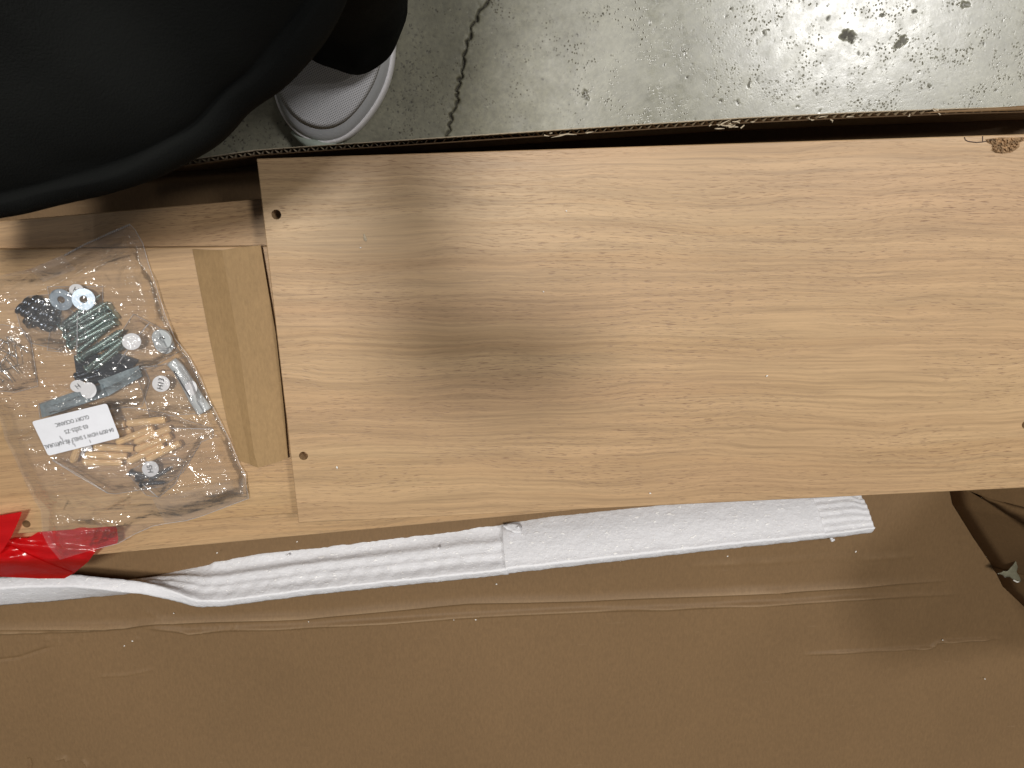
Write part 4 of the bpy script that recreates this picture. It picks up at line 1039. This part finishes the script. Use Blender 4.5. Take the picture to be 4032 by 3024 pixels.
# shirt and thigh mass: silhouette curve, rising away from it
sil = [(-900, 980), (-500, 925), (-200, 885), (0, 861), (110, 842), (207, 815), (346, 784), (420, 768), (492, 749), (575, 718), (653, 684), (760, 628), (845, 576), (876, 553), (930, 490), (976, 434), (1030, 402), (1076, 377), (1135, 322), (1191, 261), (1232, 212), (1268, 169), (1308, 104), (1345, 38), (1372, -30), (1405, -140), (1425, -320), (1420, -600)]
sd_ = densify(sil, 14, False)
k_ = 9; xs = np.array([p[0] for p in sd_]); ys = np.array([p[1] for p in sd_])
xs = np.convolve(np.pad(xs, k_ // 2, mode='edge'), np.ones(k_) / k_, 'valid'); ys = np.convolve(np.pad(ys, k_ // 2, mode='edge'), np.ones(k_) / k_, 'valid')
base = [at(x, y, .335) for x, y in zip(xs, ys)]; nB = len(base)
nrm_ = []
for i in range(nB):
    tg = base[min(i + 6, nB - 1)] - base[max(i - 6, 0)]; nn = Vector((-tg.y, tg.x, 0)).normalized(); nrm_.append(nn)
cen = at(-200, -200, .335)
prof = [(.10, -.075), (.055, -.066), (.024, -.048), (.010, -.030), (.0022, -.014), (0, 0), (.0018, .010), (.006, .017), (.0085, .0185), (.0105, .0175), (.0125, .0215), (.017, .031), (.028, .047), (.050, .068), (.085, .088), (.13, .102), (.18, .110), (.25, .115), (.33, .118)]
P = np.zeros((len(prof), nB, 3))
for i, p in enumerate(base):
    dirv = (nrm_[i] * .55 + (cen - p).normalized() * .45) if (nrm_[i].dot(cen - p) > 0) else ((-nrm_[i]) * .55 + (cen - p).normalized() * .45)
    dirv.normalize()
    for r, (a, z) in enumerate(prof):
        wv_ = 1 + .35 * noise.noise(Vector((i * .035, r * .4, 3)))
        lim = min(a, (cen - p).length * .9)
        q_ = p + dirv * lim * wv_; P[r, i] = (q_.x, q_.y, p.z + z + .0030 * noise.noise(Vector((i * .05, r * .7, 9))))
P = P[:-4].copy()
up = np.zeros((8, nB, 3)); lo = np.zeros((3, nB, 3))
for i in range(nB):
    a = math.pi * (1.02 + .96 * i / (nB - 1)); q_ = np.array((-.36 + .19 * math.cos(a), .60 + .17 * math.sin(a), .74))
    for r_ in range(8):
        f = (r_ + 1) / 8; up[r_, i] = P[-1, i] * (1 - f) + q_ * f; up[r_, i, 2] += .03 * math.sin(f * math.pi) + .006 * noise.noise(Vector((i * .06, r_ * .8, 2)))
    q2 = np.array((-.38 + .12 * math.cos(a), .62 + .10 * math.sin(a), .34))
    for r_ in range(3): f = (3 - r_) / 3; lo[r_, i] = P[0, i] * (1 - f) + q2 * f
P = np.concatenate([lo, P, up])
me = grid_mesh(P); bm = bmesh.new(); bm.from_mesh(me); bmesh.ops.recalc_face_normals(bm, faces=bm.faces)
if sum(f.normal.z for f in bm.faces) < 0: bmesh.ops.reverse_faces(bm, faces=bm.faces)
bm.to_mesh(me); bm.free()
child('shirt', me, M['black'], PE)

# body: one continuous figure grown from joints (mostly out of the picture)
J = {'pelvis': (-.42, .74, .40, .15), 'belly': (-.41, .66, .55, .14), 'chest': (-.28, .58, .80, .14), 'neck': (-.19, .46, .95, .055), 'jaw': (-.14, .40, 1.00, .062), 'head': (-.12, .38, 1.07, .092), 'crown': (-.12, .40, 1.14, .07),
     'rsh': (-.40, .53, .89, .075), 'rel': (-.165, .30, .89, .066), 'rwr': (-.125, .13, .865, .050), 'rpalm': (-.125, .045, .842, .034),
     'lsh': (-.16, .57, .88, .066), 'lel': (-.10, .49, .70, .045), 'lwr': (-.19, .40, .58, .028), 'lpalm': (-.23, .37, .555, .030),
     'rhip': (-.55, .70, .40, .10), 'rkn': (-.62, .28, .44, .075), 'rank': (-.64, .42, .10, .045), 'rtoe': (-.64, .30, .04, .04),
     'lhip': (-.32, .70, .40, .10), 'lkn': (-.24, .42, .47, .075), 'lank': (-.175, .22, .10, .040), 'ltoe': (-.17, .14, .045, .030)}
Bn = [('pelvis', 'belly'), ('belly', 'chest'), ('chest', 'neck'), ('neck', 'jaw'), ('jaw', 'head'), ('head', 'crown'), ('chest', 'rsh'), ('rsh', 'rel'), ('rel', 'rwr'), ('rwr', 'rpalm'), ('chest', 'lsh'), ('lsh', 'lel'), ('lel', 'lwr'), ('lwr', 'lpalm'),
      ('pelvis', 'rhip'), ('rhip', 'rkn'), ('rkn', 'rank'), ('rank', 'rtoe'), ('pelvis', 'lhip'), ('lhip', 'lkn'), ('lkn', 'lank'), ('lank', 'ltoe')]
for side, s in (('r', -1), ('l', 1)):
    pw = Vector(J[side + 'palm'][:3])
    for f in range(4):                                      # four fingers over the phone, bent
        a = pw + Vector((-s * .012 + (-s) * 0, -.014 + f * -.006 + .012, .012)); 
        for g_, (dx, dz_) in enumerate(((.018, .006), (.034, .004), (.046, -.004))):
            J[f'{side}f{f}{g_}'] = (pw.x - s * dx * (1 - .06 * abs(f - 1.2)), pw.y + .022 - f * .017, pw.z + .006 + dz_, .0085)
            Bn.append((side + 'palm' if g_ == 0 else f'{side}f{f}{g_ - 1}', f'{side}f{f}{g_}'))
    J[side + 't0'] = (pw.x - s * .010, pw.y - .040, pw.z - .004, .010); J[side + 't1'] = (pw.x - s * .028, pw.y - .050, pw.z + .002, .009)
    Bn += [(side + 'palm', side + 't0'), (side + 't0', side + 't1')]
names = list(J); me = bpy.data.meshes.new('body'); me.from_pydata([J[n_][:3] for n_ in names], [(names.index(a), names.index(b)) for a, b in Bn], [])
bo = bpy.data.objects.new('b', me); COL.objects.link(bo)
mod = bo.modifiers.new('s', 'SKIN'); 
for i, n_ in enumerate(names): me.skin_vertices[0].data[i].radius = (J[n_][3], J[n_][3])
me.skin_vertices[0].data[names.index('pelvis')].use_root = True
bo.modifiers.new('d', 'SUBSURF').levels = 1
bpy.context.view_layer.update(); dg = bpy.context.evaluated_depsgraph_get(); bme = bpy.data.meshes.new_from_object(bo.evaluated_get(dg)); COL.objects.unlink(bo); bpy.data.objects.remove(bo)
b_ = child('body', bme, M['black'], PE)
bme.materials.append(M['skin']); off_ = world_loc(b_) if False else PE.location
for p in bme.polygons:
    w = p.center + PE.location
    if w.z > .97 or ((w - Vector(J['rpalm'][:3])).length < .075) or ((w - Vector(J['lpalm'][:3])).length < .075): p.material_index = 1
bm = bmesh.new(); bmesh.ops.create_uvsphere(bm, u_segments=28, v_segments=18, radius=.112)
for v in bm.verts:
    v.co *= 1 + .05 * noise.noise(v.co * 30); v.co += Vector((-.125, .425, 1.10))
hm_ = bpy.data.meshes.new('hair'); bm.to_mesh(hm_); bm.free(); child('hair', hm_, M['hair'], PE)
for nm_, sgn in (('eye', -1), ('eye', 1)):
    bm = bmesh.new(); bmesh.ops.create_uvsphere(bm, u_segments=12, v_segments=8, radius=.012)
    for v in bm.verts: v.co += Vector((-.115 + sgn * .032, .312, 1.05))
    e_ = bpy.data.meshes.new('eye'); bm.to_mesh(e_); bm.free(); eo = child('eye', e_, M['sticker'], PE)
    bm = bmesh.new(); bmesh.ops.create_uvsphere(bm, u_segments=10, v_segments=6, radius=.006)
    for v in bm.verts: v.co += Vector((-.115 + sgn * .032, .3045, 1.046)) - PE.location
    e_ = bpy.data.meshes.new('iris'); bm.to_mesh(e_); bm.free(); link('iris', e_, M['ink'], eo)
child('nose', tube([(-.115, .300, 1.05), (-.115, .288, 1.03), (-.115, .278, 1.012)], [.008, .011, .013], 10), M['skin'], PE)
child('mouth', tube([(-.137, .300, .985), (-.115, .294, .983), (-.093, .300, .985)], [.003, .006, .003], 8), mat_plain('lips', (.40, .17, .14), .5), PE)

# phone the picture is taken with: behind the lens, held level with it
PH = root('phone', (0, 0, .81), 'dark smartphone held in both hands above the carton', 'phone')
bm = bmesh.new(); bmesh.ops.create_cube(bm, size=1)
for v in bm.verts: v.co = Vector((v.co.x * .155, v.co.y * .076, v.co.z * .008))
bmesh.ops.bevel(bm, geom=[e_ for e_ in bm.edges], offset=.003, segments=3, affect='EDGES')
pm_ = bpy.data.meshes.new('phone'); bm.to_mesh(pm_); bm.free()
pb = link('phone_body', pm_, M['phone'], PH); PH.rotation_euler = M3.to_euler(); PH.location = Vector((0, 0, H)) + M3 @ Vector((-.058, -.022, .0125))
bm = bmesh.new(); bmesh.ops.create_cube(bm, size=1)
for v in bm.verts: v.co = Vector((v.co.x * .148, v.co.y * .069, v.co.z * .0006 + .0042))
sm_ = bpy.data.meshes.new('screen'); bm.to_mesh(sm_); bm.free(); link('screen', sm_, M['phone'], PH, False)
